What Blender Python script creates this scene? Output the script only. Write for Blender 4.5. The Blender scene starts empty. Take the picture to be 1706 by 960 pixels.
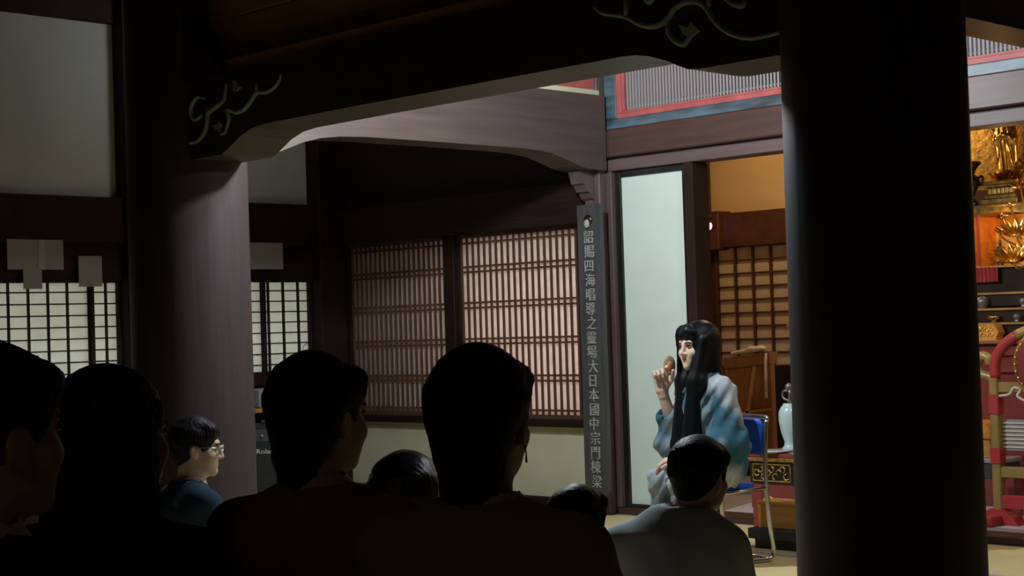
import bpy, bmesh, math, random
import numpy as np
from mathutils import Vector, Matrix

random.seed(7)
SC = bpy.context.scene
COL = SC.collection

# ------------------------------------------------------------------ camera
# World: X runs along the stage wall, Y towards it, Z up; metres. Eye height of a seated viewer.
YAW, PITCH, ROLL, FPX = 0.78071483, 0.02435224, -0.03172933, 2680.657
fw = Vector((-math.cos(YAW), math.sin(YAW), 0)); rt = Vector((math.sin(YAW), math.cos(YAW), 0)); up = Vector((0, 0, 1))
f2 = fw * math.cos(PITCH) + up * math.sin(PITCH); u2 = up * math.cos(PITCH) - fw * math.sin(PITCH)
r3 = rt * math.cos(ROLL) + u2 * math.sin(ROLL); u3 = u2 * math.cos(ROLL) - rt * math.sin(ROLL)
cam = bpy.data.cameras.new('camera'); cam_ob = bpy.data.objects.new('camera', cam); COL.objects.link(cam_ob)
cam.sensor_width = 36.0; cam.lens = FPX / 1706.0 * 36.0; cam.clip_start = 0.05; cam.clip_end = 100
cam_ob.matrix_world = Matrix(((r3.x, u3.x, -f2.x, 0), (r3.y, u3.y, -f2.y, 0), (r3.z, u3.z, -f2.z, 1.2), (0, 0, 0, 1)))
SC.camera = cam_ob

# ------------------------------------------------------------------ world, light, exposure
w = bpy.data.worlds.new('dusk'); SC.world = w; w.use_nodes = True
w.node_tree.nodes['Background'].inputs[0].default_value = (0.62, 0.74, 0.9, 1)
w.node_tree.nodes['Background'].inputs[1].default_value = 0.05

def area(name, loc, aim, size, size_y, power, col, spread=180):
    l = bpy.data.lights.new(name, 'AREA'); l.shape = 'RECTANGLE'; l.size = size; l.size_y = size_y
    l.energy = power; l.color = col; l.spread = math.radians(spread)
    o = bpy.data.objects.new(name, l); COL.objects.link(o); o.location = loc
    o.rotation_euler = (Vector(aim) - Vector(loc)).to_track_quat('-Z', 'Y').to_euler()
    return o
def point(name, loc, power, col, r=0.06):
    l = bpy.data.lights.new(name, 'POINT'); l.energy = power; l.color = col; l.shadow_soft_size = r
    o = bpy.data.objects.new(name, l); COL.objects.link(o); o.location = loc
    return o

point('stage_lamp', (-5.45, 5.35, 2.70), 200, (0.90, 0.97, 1.0), 0.06)
point('stage_lamp_left', (-6.1, 4.98, 2.44), 34, (0.56, 0.78, 1.0), 0.05)
point('stage_lamp_right', (-3.25, 6.2, 2.9), 66, (0.82, 0.90, 1.0), 0.05)
area('daylight_left', (-10.25, 5.6, 1.3), (-9.7, 5.6, 1.25), 4.4, 0.9, 34, (0.97, 1.0, 0.93))
area('slat_backlight', (-7.75, 8.05, 1.15), (-7.8, 7.7, 1.15), 1.3, 1.2, 22.0, (1.0, 0.90, 0.86))  # added backlight in a closed gap, no daylight; brightens the slatted paper
point('aisle_fill', (-8.7, 6.2, 3.3), 8.5, (0.86, 0.97, 1.0), 0.15)  # added fill without a fixture, lifts the grey plaster on the left
point('hall_fill', (-0.6, -1.6, 3.0), 6.5, (1.0, 0.82, 0.58), 0.3)  # added warm fill behind the audience, lifts scrolls, planks and shirts
point('inner_lamp', (-6.2, 8.75, 2.75), 46, (1.0, 0.66, 0.32), 0.12)
point('altar_lamp', (-3.9, 8.3, 2.05), 15, (1.0, 0.66, 0.30), 0.06)
point('altar_niche_lamp', (-4.90, 9.16, 1.78), 1.2, (1.0, 0.62, 0.25), 0.03)

vs = SC.view_settings
vs.view_transform = 'Standard'; vs.look = 'None'; vs.gamma = 1.0; vs.exposure = 0.0; vs.use_curve_mapping = False
SC.cycles.use_denoising = True
SC.cycles.max_bounces = 8; SC.cycles.diffuse_bounces = 5; SC.cycles.sample_clamp_indirect = 4.0

# ------------------------------------------------------------------ materials
def mat(name, col, rough=0.55, var=0.18, scale=6.0, stretch=(1, 1, 1), bump=0.0, metal=0.0, spec=0.4, trans=0.0, detail=4.0, coat=0.0, col2=None, bscale=None, lim=(0.3, 0.7)):
    m = bpy.data.materials.new(name); m.use_nodes = True
    nt = m.node_tree; b = nt.nodes['Principled BSDF']; out = nt.nodes['Material Output']
    b.inputs['Roughness'].default_value = rough; b.inputs['Metallic'].default_value = metal
    b.inputs['Specular IOR Level'].default_value = spec; b.inputs['Coat Weight'].default_value = coat
    tc = nt.nodes.new('ShaderNodeTexCoord'); mp = nt.nodes.new('ShaderNodeMapping'); mp.inputs['Scale'].default_value = stretch
    nz = nt.nodes.new('ShaderNodeTexNoise'); nz.inputs['Scale'].default_value = scale; nz.inputs['Detail'].default_value = detail
    rp = nt.nodes.new('ShaderNodeValToRGB')
    c1 = [max(0, c * (1 - var)) for c in col[:3]]; c2 = col2 or [min(1, c * (1 + var)) for c in col[:3]]
    rp.color_ramp.elements[0].position = lim[0]; rp.color_ramp.elements[1].position = lim[1]
    rp.color_ramp.elements[0].color = (*c1, 1); rp.color_ramp.elements[1].color = (*c2, 1)
    nt.links.new(tc.outputs['Object'], mp.inputs[0]); nt.links.new(mp.outputs[0], nz.inputs['Vector'])
    nt.links.new(nz.outputs['Fac'], rp.inputs[0]); nt.links.new(rp.outputs[0], b.inputs['Base Color'])
    if bump:
        src = nz
        if bscale:
            src = nt.nodes.new('ShaderNodeTexNoise'); src.inputs['Scale'].default_value = bscale; src.inputs['Detail'].default_value = 3
            nt.links.new(mp.outputs[0], src.inputs['Vector'])
        bp = nt.nodes.new('ShaderNodeBump'); bp.inputs['Strength'].default_value = bump; bp.inputs['Distance'].default_value = 0.01
        nt.links.new(src.outputs['Fac'], bp.inputs['Height']); nt.links.new(bp.outputs[0], b.inputs['Normal'])
    if trans:
        tr = nt.nodes.new('ShaderNodeBsdfTranslucent'); mx = nt.nodes.new('ShaderNodeMixShader'); mx.inputs[0].default_value = trans
        nt.links.new(rp.outputs[0], tr.inputs['Color'])
        nt.links.new(b.outputs[0], mx.inputs[1]); nt.links.new(tr.outputs[0], mx.inputs[2]); nt.links.new(mx.outputs[0], out.inputs['Surface'])
    return m
def emit(name, col, strength):
    m = bpy.data.materials.new(name); m.use_nodes = True; nt = m.node_tree
    b = nt.nodes['Principled BSDF']; b.inputs['Base Color'].default_value = (*col, 1)
    b.inputs['Emission Color'].default_value = (*col, 1); b.inputs['Emission Strength'].default_value = strength
    return m

M = {}
M['pillar'] = mat('dark_pillar_wood', (0.046, 0.034, 0.033), 0.55, 0.14, 5, (6, 6, 0.35), 0.06, spec=0.2)
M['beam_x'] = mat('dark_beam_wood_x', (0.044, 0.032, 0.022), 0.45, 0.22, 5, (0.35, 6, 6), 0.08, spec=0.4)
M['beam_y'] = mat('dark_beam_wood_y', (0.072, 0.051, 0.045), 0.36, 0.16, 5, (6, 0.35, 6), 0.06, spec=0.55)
M['wood_dark'] = mat('dark_brown_wood', (0.022, 0.009, 0.006), 0.65, 0.3, 6, (1, 1, 1), 0.1, spec=0.2)
M['wood_dark_x'] = mat('dark_brown_wood_x', (0.022, 0.009, 0.006), 0.65, 0.3, 6, (0.4, 6, 6), 0.1, spec=0.2)
M['lintel'] = mat('brown_lintel_wood', (0.066, 0.030, 0.023), 0.42, 0.2, 5, (0.4, 6, 6), 0.1, spec=0.45)
M['lintel_pale'] = mat('pale_brown_lintel_wood', (0.125, 0.085, 0.078), 0.45, 0.15, 5, (0.4, 6, 6), 0.08)
M['post'] = mat('post_wood', (0.105, 0.070, 0.066), 0.45, 0.2, 5, (6, 6, 0.4), 0.08)
M['black_lacquer'] = mat('black_lacquer', (0.012, 0.011, 0.012), 0.3, 0.3, 8, spec=0.5)
M['slat'] = mat('reddish_slat_wood', (0.115, 0.052, 0.030), 0.5, 0.2, 8, (4, 4, 0.5), 0.05)
M['plank'] = mat('brown_plank', (0.42, 0.21, 0.06), 0.6, 0.3, 5, (0.4, 6, 6), 0.1)
M['paper'] = mat('shoji_paper', (0.74, 0.74, 0.68), 0.9, 0.04, 14, trans=0.5, spec=0.1)
M['paper_pink'] = mat('aged_shoji_paper', (0.74, 0.66, 0.62), 0.9, 0.06, 10, trans=0.35, spec=0.1)
M['paper_ochre'] = mat('inner_shoji_paper', (0.66, 0.56, 0.47), 0.9, 0.05, 10, trans=0.15, spec=0.1)
M['fusuma'] = mat('white_fusuma_paper', (0.66, 0.74, 0.67), 0.85, 0.03, 5, bump=0.03, spec=0.15)
M['plaster'] = mat('grey_white_plaster', (0.52, 0.52, 0.47), 0.95, 0.06, 3, bump=0.05, spec=0.1)
M['ochre'] = mat('ochre_plaster', (0.60, 0.44, 0.25), 0.95, 0.10, 2.5, bump=0.05, spec=0.1)
M['tan'] = mat('tan_panel', (0.60, 0.57, 0.40), 0.9, 0.07, 4, bump=0.04, spec=0.1)
M['tatami'] = mat('tatami_straw', (0.62, 0.51, 0.26), 0.75, 0.10, 30, (1, 14, 1), 0.15, spec=0.2)
M['heri'] = mat('tatami_border_cloth', (0.36, 0.37, 0.36), 0.85, 0.1, 30)
M['ground'] = mat('under_floor', (0.05, 0.04, 0.03), 0.9)
M['palefloor'] = mat('pale_polished_floor', (0.52, 0.50, 0.53), 0.4, 0.06, 3, spec=0.4)
M['red'] = mat('red_lacquer', (0.42, 0.045, 0.040), 0.35, 0.15, 6, spec=0.45)
M['redframe'] = mat('faded_red_lacquer', (0.42, 0.10, 0.095), 0.5, 0.18, 8)
M['crimson'] = mat('crimson_cloth', (0.42, 0.05, 0.05), 0.8, 0.2, 14, (8, 8, 0.5), 0.2)
M['maroon'] = mat('maroon_lacquer', (0.22, 0.042, 0.036), 0.32, 0.15, 5, spec=0.5)
M['bluepaint'] = mat('worn_dark_blue_paint', (0.050, 0.080, 0.100), 0.42, 0.5, 7, (0.6, 3, 3), 0.08, col2=(0.10, 0.17, 0.21), spec=0.6)
M['greyslat'] = mat('grey_slat_wood', (0.30, 0.27, 0.27), 0.6, 0.25, 6, (5, 5, 0.4), 0.08)
M['bronze'] = mat('dark_bronze', (0.10, 0.065, 0.025), 0.45, 0.3, 20, metal=0.7)
M['riser'] = mat('dark_brown_riser', (0.030, 0.014, 0.009), 0.6, 0.3, 6, spec=0.2)
M['gold'] = mat('gold_leaf', (0.85, 0.55, 0.16), 0.28, 0.2, 12, metal=1.0, bump=0.1)
M['gold_old'] = mat('aged_gold_carving', (0.46, 0.28, 0.075), 0.4, 0.45, 26, metal=0.75, bump=0.4)
M['gold_orange'] = mat('orange_gilt', (0.78, 0.36, 0.07), 0.4, 0.25, 14, metal=0.45, bump=0.2)
M['brass'] = mat('brass', (0.62, 0.42, 0.16), 0.25, 0.15, 8, metal=1.0)
M['lacquer_tan'] = mat('ochre_lacquer', (0.34, 0.22, 0.07), 0.4, 0.2, 8, metal=0.2)
M['scroll'] = mat('pale_carved_scroll', (0.36, 0.36, 0.28), 0.7, 0.15, 12)
M['signboard'] = mat('slate_signboard', (0.060, 0.058, 0.062), 0.5, 0.25, 6, (5, 5, 0.5), 0.1)
M['signtext'] = mat('pale_carved_characters', (0.34, 0.34, 0.29), 0.7, 0.15, 12)
M['sheet'] = mat('white_paper_sheet', (0.36, 0.35, 0.32), 0.9, 0.03, 6, spec=0.1, trans=0.1)
M['inner_wood'] = mat('dark_honey_wood', (0.070, 0.028, 0.010), 0.55, 0.25, 5, (2, 2, 2), 0.06)
M['lectern'] = mat('honey_brown_wood', (0.30, 0.125, 0.042), 0.45, 0.2, 5, (6, 6, 0.5), 0.06)
M['orangewood'] = mat('orange_wood', (0.50, 0.24, 0.06), 0.5, 0.15, 5, (0.5, 6, 6), 0.06)
M['cream'] = mat('cream_cloth', (0.66, 0.56, 0.40), 0.85, 0.1, 18, bump=0.15)
M['pinkcord'] = mat('pale_pink_cord', (0.62, 0.45, 0.44), 0.8)
M['chrome'] = mat('chrome_tube', (0.62, 0.63, 0.64), 0.22, 0.05, 6, metal=1.0)
M['chairblue'] = mat('blue_vinyl', (0.018, 0.13, 0.74), 0.5, 0.08, 10, bump=0.05, spec=0.4)
M['celadon'] = mat('celadon_glaze', (0.50, 0.64, 0.64), 0.18, 0.06, 5, spec=0.6)
M['amp'] = mat('black_tolex', (0.018, 0.018, 0.018), 0.6, 0.3, 60, bump=0.2)
M['amplogo'] = mat('silver_logo', (0.62, 0.62, 0.60), 0.4, 0.03)
M['greyplastic'] = mat('grey_plastic', (0.26, 0.28, 0.30), 0.5, 0.1, 8)
M['darkbox'] = mat('dark_grey_box', (0.05, 0.055, 0.062), 0.5, 0.2, 6)
M['skin'] = mat('skin', (0.54, 0.38, 0.30), 0.55, 0.08, 9, spec=0.35)
M['skin_pale'] = mat('pale_skin', (0.66, 0.47, 0.38), 0.5, 0.06, 9, spec=0.35)
M['lip'] = mat('lip', (0.42, 0.19, 0.16), 0.45, 0.05)
M['eyewhite'] = mat('eye_white', (0.42, 0.40, 0.38), 0.25, 0.02)
M['iris'] = mat('dark_iris', (0.015, 0.010, 0.008), 0.15, 0.1)
M['hair'] = mat('black_hair', (0.008, 0.0075, 0.008), 0.5, 0.4, 30, (6, 6, 0.8), 0.10, spec=0.15, bscale=60)
M['hair_grey'] = mat('greying_black_hair', (0.040, 0.042, 0.042), 0.36, 0.5, 26, (6, 6, 0.8), 0.12, spec=0.5, bscale=46)
M['hair_long'] = mat('long_black_hair', (0.004, 0.005, 0.007), 0.40, 0.4, 30, (8, 8, 0.3), 0.12, spec=0.22, bscale=60)
M['tee_grey'] = mat('grey_green_tshirt', (0.54, 0.64, 0.65), 0.9, 0.08, 12, bump=0.25, bscale=9, spec=0.1)
M['tee_navy'] = mat('navy_tshirt', (0.022, 0.040, 0.060), 0.9, 0.12, 12, bump=0.25, bscale=9, spec=0.1)
M['tee_black'] = mat('black_top', (0.020, 0.018, 0.018), 0.9, 0.15, 12, bump=0.2, bscale=9, spec=0.1)
M['tee_maroon'] = mat('dark_maroon_tshirt', (0.24, 0.13, 0.10), 0.95, 0.12, 12, bump=0.2, bscale=9, spec=0.1)
M['tee_olive'] = mat('dark_olive_tshirt', (0.27, 0.21, 0.12), 0.95, 0.12, 12, bump=0.2, bscale=9, spec=0.1)
M['trousers'] = mat('dark_trousers', (0.06, 0.07, 0.075), 0.9, 0.15, 10, bump=0.2, bscale=8, spec=0.1)
M['robe'] = mat('tie_dyed_blue_robe', (0.055, 0.150, 0.215), 0.85, 0.25, 3.6, (1, 1, 0.8), 0.2, col2=(0.50, 0.51, 0.53), bscale=10, detail=3, spec=0.15, lim=(0.40, 0.60))
M['robe_pale'] = mat('pale_robe_lining', (0.46, 0.47, 0.48), 0.85, 0.15, 10)
M['silver'] = mat('silver_wire', (0.6, 0.6, 0.6), 0.3, 0.05, metal=1.0)
M['lens'] = mat('dark_lens', (0.02, 0.02, 0.022), 0.1, 0.1, spec=0.6)
M['rattle_wood'] = mat('pale_brown_rattle_wood', (0.30, 0.22, 0.13), 0.5)
M['orange_paint'] = mat('orange_paint', (0.55, 0.19, 0.07), 0.5)
M['pinkled'] = emit('pink_led', (1.0, 0.22, 0.75), 4.0)
M['grey_metal'] = mat('dull_grey_metal', (0.20, 0.20, 0.21), 0.4, 0.15, metal=0.7)

# ------------------------------------------------------------------ mesh helpers
class MB:
    """collects boxes, tubes, lathes and prisms; build() links them as one mesh object"""
    def __init__(s): s.v = []; s.f = []; s.smooth = []
    def add(s, vs, fs, smooth=False):
        o = len(s.v); s.v += [tuple(v) for v in vs]; s.f += [tuple(o + i for i in f) for f in fs]; s.smooth += [smooth] * len(fs)
        return s
    def box(s, x0, x1, y0, y1, z0, z1):
        v = [(x, y, z) for z in (z0, z1) for y in (y0, y1) for x in (x0, x1)]
        return s.add(v, [(0, 2, 3, 1), (4, 5, 7, 6), (0, 1, 5, 4), (2, 6, 7, 3), (0, 4, 6, 2), (1, 3, 7, 5)])
    def bbox(s, x0, x1, y0, y1, z0, z1, b=0.006):
        """box with chamfered edges"""
        bm = bmesh.new(); bmesh.ops.create_cube(bm, size=1)
        for v in bm.verts: v.co = Vector(((x0 + x1) / 2 + v.co.x * (x1 - x0), (y0 + y1) / 2 + v.co.y * (y1 - y0), (z0 + z1) / 2 + v.co.z * (z1 - z0)))
        bmesh.ops.bevel(bm, geom=bm.edges[:], offset=b, segments=1, affect='EDGES', profile=0.5)
        bm.verts.index_update(); s.add([v.co[:] for v in bm.verts], [[v.index for v in f.verts] for f in bm.faces]); bm.free()
        return s
    def obox(s, c, ux, uy, uz, b=0):
        """box from centre and three half-axis vectors"""
        c, ux, uy, uz = map(Vector, (c, ux, uy, uz))
        v = [c + ux * i + uy * j + uz * k for k in (-1, 1) for j in (-1, 1) for i in (-1, 1)]
        return s.add(v, [(0, 2, 3, 1), (4, 5, 7, 6), (0, 1, 5, 4), (2, 6, 7, 3), (0, 4, 6, 2), (1, 3, 7, 5)])
    def prism(s, poly, axis, a, b):
        """polygon of (p, q) extruded along axis from a to b; axis 'x': (y,z), 'y': (x,z), 'z': (x,y)"""
        def P(p, q, t): return {'x': (t, p, q), 'y': (p, t, q), 'z': (p, q, t)}[axis]
        n = len(poly); v = [P(p, q, a) for p, q in poly] + [P(p, q, b) for p, q in poly]
        f = [tuple(range(n))[::-1], tuple(range(n, 2 * n))] + [(i, (i + 1) % n, n + (i + 1) % n, n + i) for i in range(n)]
        return s.add(v, f)
    def tube(s, pts, r, n=8, flat=None):
        """round tube along a polyline; r is a number or one radius per point"""
        pts = [Vector(p) for p in pts]; k = len(pts); rs = [r] * k if not hasattr(r, '__len__') else r
        v = []; ref = None
        for i, p in enumerate(pts):
            d = (pts[min(i + 1, k - 1)] - pts[max(i - 1, 0)]).normalized()
            if ref is None: ref = Vector((0, 0, 1)) if abs(d.z) < 0.9 else Vector((1, 0, 0))
            a = d.cross(ref).normalized(); b_ = d.cross(a).normalized(); ref = a.cross(d)
            for j in range(n):
                t = 2 * math.pi * j / n; v.append(p + a * math.cos(t) * rs[i] + b_ * math.sin(t) * rs[i])
        f = [(i * n + j, i * n + (j + 1) % n, (i + 1) * n + (j + 1) % n, (i + 1) * n + j) for i in range(k - 1) for j in range(n)]
        f += [tuple(range(n))[::-1], tuple((k - 1) * n + j for j in range(n))]
        return s.add(v, f, True)
    def lathe(s, prof, c=(0, 0, 0), n=20):
        """profile of (r, z) turned about the vertical through c"""
        v = []; k = len(prof)
        for r, z in prof:
            for j in range(n):
                t = 2 * math.pi * j / n; v.append((c[0] + r * math.cos(t), c[1] + r * math.sin(t), c[2] + z))
        f = [(i * n + j, i * n + (j + 1) % n, (i + 1) * n + (j + 1) % n, (i + 1) * n + j) for i in range(k - 1) for j in range(n)]
        f += [tuple(range(n))[::-1], tuple((k - 1) * n + j for j in range(n))]
        return s.add(v, f, True)
    def ball(s, c, r, n=12, m=8):
        r = (r, r, r) if not hasattr(r, '__len__') else r
        v = [(c[0], c[1], c[2] - r[2])]
        for i in range(1, m):
            ph = -math.pi / 2 + math.pi * i / m
            v += [(c[0] + r[0] * math.cos(ph) * math.cos(2 * math.pi * j / n), c[1] + r[1] * math.cos(ph) * math.sin(2 * math.pi * j / n), c[2] + r[2] * math.sin(ph)) for j in range(n)]
        v.append((c[0], c[1], c[2] + r[2])); e = len(v) - 1
        f = [(0, 1 + (j + 1) % n, 1 + j) for j in range(n)] + [(e, 1 + (m - 2) * n + j, 1 + (m - 2) * n + (j + 1) % n) for j in range(n)]
        f += [(1 + i * n + j, 1 + i * n + (j + 1) % n, 1 + (i + 1) * n + (j + 1) % n, 1 + (i + 1) * n + j) for i in range(m - 2) for j in range(n)]
        return s.add(v, f, True)
    def mesh(s, name):
        me = bpy.data.meshes.new(name); me.from_pydata(s.v, [], s.f); me.update()
        me.polygons.foreach_set('use_smooth', s.smooth)
        bm = bmesh.new(); bm.from_mesh(me); bmesh.ops.recalc_face_normals(bm, faces=bm.faces[:]); bm.to_mesh(me); bm.free()
        return me
    def build(s, name, m, parent=None, origin=None):
        if origin is not None:
            o_ = Vector(origin); s.v = [tuple(Vector(v) - o_) for v in s.v]
        return link(name, s.mesh(name), m, parent, origin)

def link(name, me, m, parent=None, loc=None):
    o = bpy.data.objects.new(name, me); COL.objects.link(o)
    if m is not None and not me.materials: me.materials.append(M[m])
    if loc is not None: o.location = loc
    if parent is not None: o.parent = parent
    return o
def tag(o, label=None, cat=None, group=None, kind=None):
    if label: o['label'] = label
    if cat: o['category'] = cat
    if group: o['group'] = group
    if kind: o['kind'] = kind
    return o
def empty(name, loc=(0, 0, 0), rz=0.0):
    o = bpy.data.objects.new(name, None); COL.objects.link(o); o.location = loc; o.rotation_euler = (0, 0, rz); return o
def copies(name, me, locs, m, parent, scale=None):
    out = []
    for p in locs:
        o = link(name, me, m, parent, p); out.append(o)
    return out
def spline(pts, n=8, closed=False):
    """Catmull-Rom through the points"""
    P = [np.array(p, float) for p in pts]; out = []
    P = [2 * P[0] - P[1]] + P + [2 * P[-1] - P[-2]]
    for i in range(1, len(P) - 2):
        for j in range(n):
            t = j / n; a, b, c, d = P[i - 1:i + 3]
            out.append(0.5 * (2 * b + (c - a) * t + (2 * a - 5 * b + 4 * c - d) * t * t + (3 * b - a - 3 * c + d) * t ** 3))
    out.append(P[-2]); return out

# ------------------------------------------------------------------ smooth bodies: distance fields turned into one skin
def rcone(a, b, r1, r2, sq=None):
    a = np.array(a, np.float32); b = np.array(b, np.float32)
    def f(P):
        if sq is not None:
            q = np.array(sq, np.float32); P = P * q; A = a * q; B = b * q
        else: A, B = a, b
        pa = P - A; ba = B - A
        h = np.clip((pa @ ba) / max(float(ba @ ba), 1e-9), 0, 1)
        d = np.linalg.norm(pa - h[:, None] * ba, axis=1) - (r1 + (r2 - r1) * h)
        return d / (max(sq) if sq is not None else 1)
    return f
def ell(c, r, rot=None):
    c = np.array(c, np.float32); r = np.array(r, np.float32)
    def f(P):
        p = P - c
        if rot is not None: p = p @ rot
        k0 = np.linalg.norm(p / r, axis=1); k1 = np.linalg.norm(p / (r * r), axis=1) + 1e-9
        return k0 * (k0 - 1) / k1
    return f
def half(n, d):
    """the side of a plane where n.p > d is outside"""
    n = np.array(n, np.float32); L = np.linalg.norm(n)
    return lambda P: (P @ n - d) / L
def rotm(yaw=0, pitch=0, roll=0):
    cy_, sy = math.cos(yaw), math.sin(yaw); cp, sp = math.cos(pitch), math.sin(pitch); cr, sr = math.cos(roll), math.sin(roll)
    Rz = np.array([[cy_, -sy, 0], [sy, cy_, 0], [0, 0, 1]]); Rx = np.array([[1, 0, 0], [0, cp, -sp], [0, sp, cp]]); Ry = np.array([[cr, 0, sr], [0, 1, 0], [-sr, 0, cr]])
    return (Rz @ Rx @ Ry).astype(np.float32)
def placed(f, c, Rm):
    c = np.array(c, np.float32); return lambda P: f((P - c) @ Rm)
class Field:
    def __init__(s): s.ops = []
    def u(s, f, k=0.02): s.ops.append(('u', f, k)); return s
    def cut(s, f, k=0.005): s.ops.append(('s', f, k)); return s
    def keep(s, f, k=0.005): s.ops.append(('i', f, k)); return s
    def disp(s, f): s.ops.append(('d', f, 0)); return s
    def __call__(s, P):
        d = None
        for op, f, k in s.ops:
            e = f(P)
            if op == 'u':
                if d is None: d = e
                else:
                    h = np.clip(0.5 + 0.5 * (d - e) / k, 0, 1); d = d + (e - d) * h - k * h * (1 - h)
            elif op == 'd': d = d + e
            else:
                if op == 's': e = -e
                h = np.clip(0.5 - 0.5 * (d - e) / k, 0, 1); d = d + (e - d) * h + k * h * (1 - h)
        return d
def skin(f, lo, hi, h):
    """surface nets: vertices and quads of f = 0 inside the box"""
    lo = np.array(lo, float); n = np.maximum(3, np.ceil((np.array(hi, float) - lo) / h).astype(int) + 1)
    ax = [(lo[i] + h * np.arange(n[i])).astype(np.float32) for i in range(3)]
    G = np.full(n, 1.0, np.float32)
    # coarse pass, then only the blocks near the surface
    c = 4; cn = [math.ceil(n[i] / c) for i in range(3)]
    cc = np.stack(np.meshgrid(*[ax[i][0] + h * (c * np.arange(cn[i]) + (c - 1) / 2) for i in range(3)], indexing='ij'), -1).reshape(-1, 3).astype(np.float32)
    dc = f(cc).reshape(cn); near = np.abs(dc) < h * c * 1.6
    full = np.repeat(np.repeat(np.repeat(near, c, 0), c, 1), c, 2)[:n[0], :n[1], :n[2]]
    sgn = np.repeat(np.repeat(np.repeat(np.sign(dc), c, 0), c, 1), c, 2)[:n[0], :n[1], :n[2]]
    G[:] = np.where(sgn < 0, -1, 1)
    I = np.argwhere(full)
    if len(I):
        P = np.stack([ax[i][I[:, i]] for i in range(3)], 1); G[full] = f(P)
    S = G < 0
    C = np.zeros(np.array(n) - 1, np.int8)
    for i in (0, 1):
        for j in (0, 1):
            for k in (0, 1): C += S[i:n[0] - 1 + i, j:n[1] - 1 + j, k:n[2] - 1 + k]
    cells = np.argwhere((C > 0) & (C < 8)); idx = np.full(C.shape, -1, np.int64); idx[tuple(cells.T)] = np.arange(len(cells))
    acc = np.zeros((len(cells), 3)); cnt = np.zeros(len(cells))
    corners = [(i, j, k) for i in (0, 1) for j in (0, 1) for k in (0, 1)]
    for a in corners:
        for d in range(3):
            if a[d]: continue
            b = list(a); b[d] = 1
            ga = G[tuple((cells + a).T)]; gb = G[tuple((cells + b).T)]; m = (ga < 0) != (gb < 0)
            t = ga[m] / (ga[m] - gb[m]); p = np.tile(np.array(a, float), (m.sum(), 1)); p[:, d] = t
            acc[m] += p; cnt[m] += 1
    V = lo + h * (cells + acc / cnt[:, None]); F = []
    for d in range(3):
        e1, e2 = [(1, 2), (2, 0), (0, 1)][d]
        sl0 = [slice(None)] * 3; sl1 = [slice(None)] * 3; sl0[d] = slice(0, -1); sl1[d] = slice(1, None)
        E = np.argwhere(S[tuple(sl0)] != S[tuple(sl1)]); ok = (E[:, e1] > 0) & (E[:, e2] > 0) & (E[:, e1] < n[e1] - 1) & (E[:, e2] < n[e2] - 1); E = E[ok]
        o1 = np.zeros(3, int); o1[e1] = 1; o2 = np.zeros(3, int); o2[e2] = 1
        q = np.stack([idx[tuple((E - o1 - o2).T)], idx[tuple((E - o2).T)], idx[tuple(E.T)], idx[tuple((E - o1).T)]], 1)
        flip = ~S[tuple(E.T)]; q[flip] = q[flip][:, ::-1]; F.append(q[(q >= 0).all(1)])
    return V, np.concatenate(F)
def skins(name, patches, m, parent=None):
    """patches: (field, lo, hi, h, material) joined in one mesh"""
    V = []; F = []; MI = []; o = 0; mats = []
    for f, lo, hi, h, mm in patches:
        v, q = skin(f, lo, hi, h)
        if mm not in mats: mats.append(mm)
        V.append(v); F.append(q + o); MI += [mats.index(mm)] * len(q); o += len(v)
    V = np.concatenate(V); F = np.concatenate(F)
    me = bpy.data.meshes.new(name)
    me.vertices.add(len(V)); me.vertices.foreach_set('co', V.astype(np.float32).ravel())
    me.loops.add(F.size); me.loops.foreach_set('vertex_index', F.astype(np.int32).ravel())
    me.polygons.add(len(F)); me.polygons.foreach_set('loop_start', np.arange(0, F.size, 4, dtype=np.int32)); me.polygons.foreach_set('loop_total', np.full(len(F), 4, np.int32))
    for mm in mats: me.materials.append(M[mm])
    me.polygons.foreach_set('material_index', MI); me.polygons.foreach_set('use_smooth', [True] * len(F))
    me.update(calc_edges=True); me.validate()
    return link(name, me, None, parent)
def text_mesh(body, size, depth):
    c = bpy.data.curves.new('lettering', 'FONT'); c.body = body; c.size = size; c.extrude = depth; c.align_x = 'CENTER'; c.align_y = 'CENTER'; c.resolution_u = 3
    o = bpy.data.objects.new('lettering', c); COL.objects.link(o)
    dg = bpy.context.evaluated_depsgraph_get(); me = bpy.data.meshes.new_from_object(o.evaluated_get(dg)); bpy.data.objects.remove(o)
    return me

# ================================================================== the setting
def S(name, mb, m, label, cat, parent=None):
    o = mb.build(name, m, parent)
    if parent is None: tag(o, label, cat, kind='structure')
    return o

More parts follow.
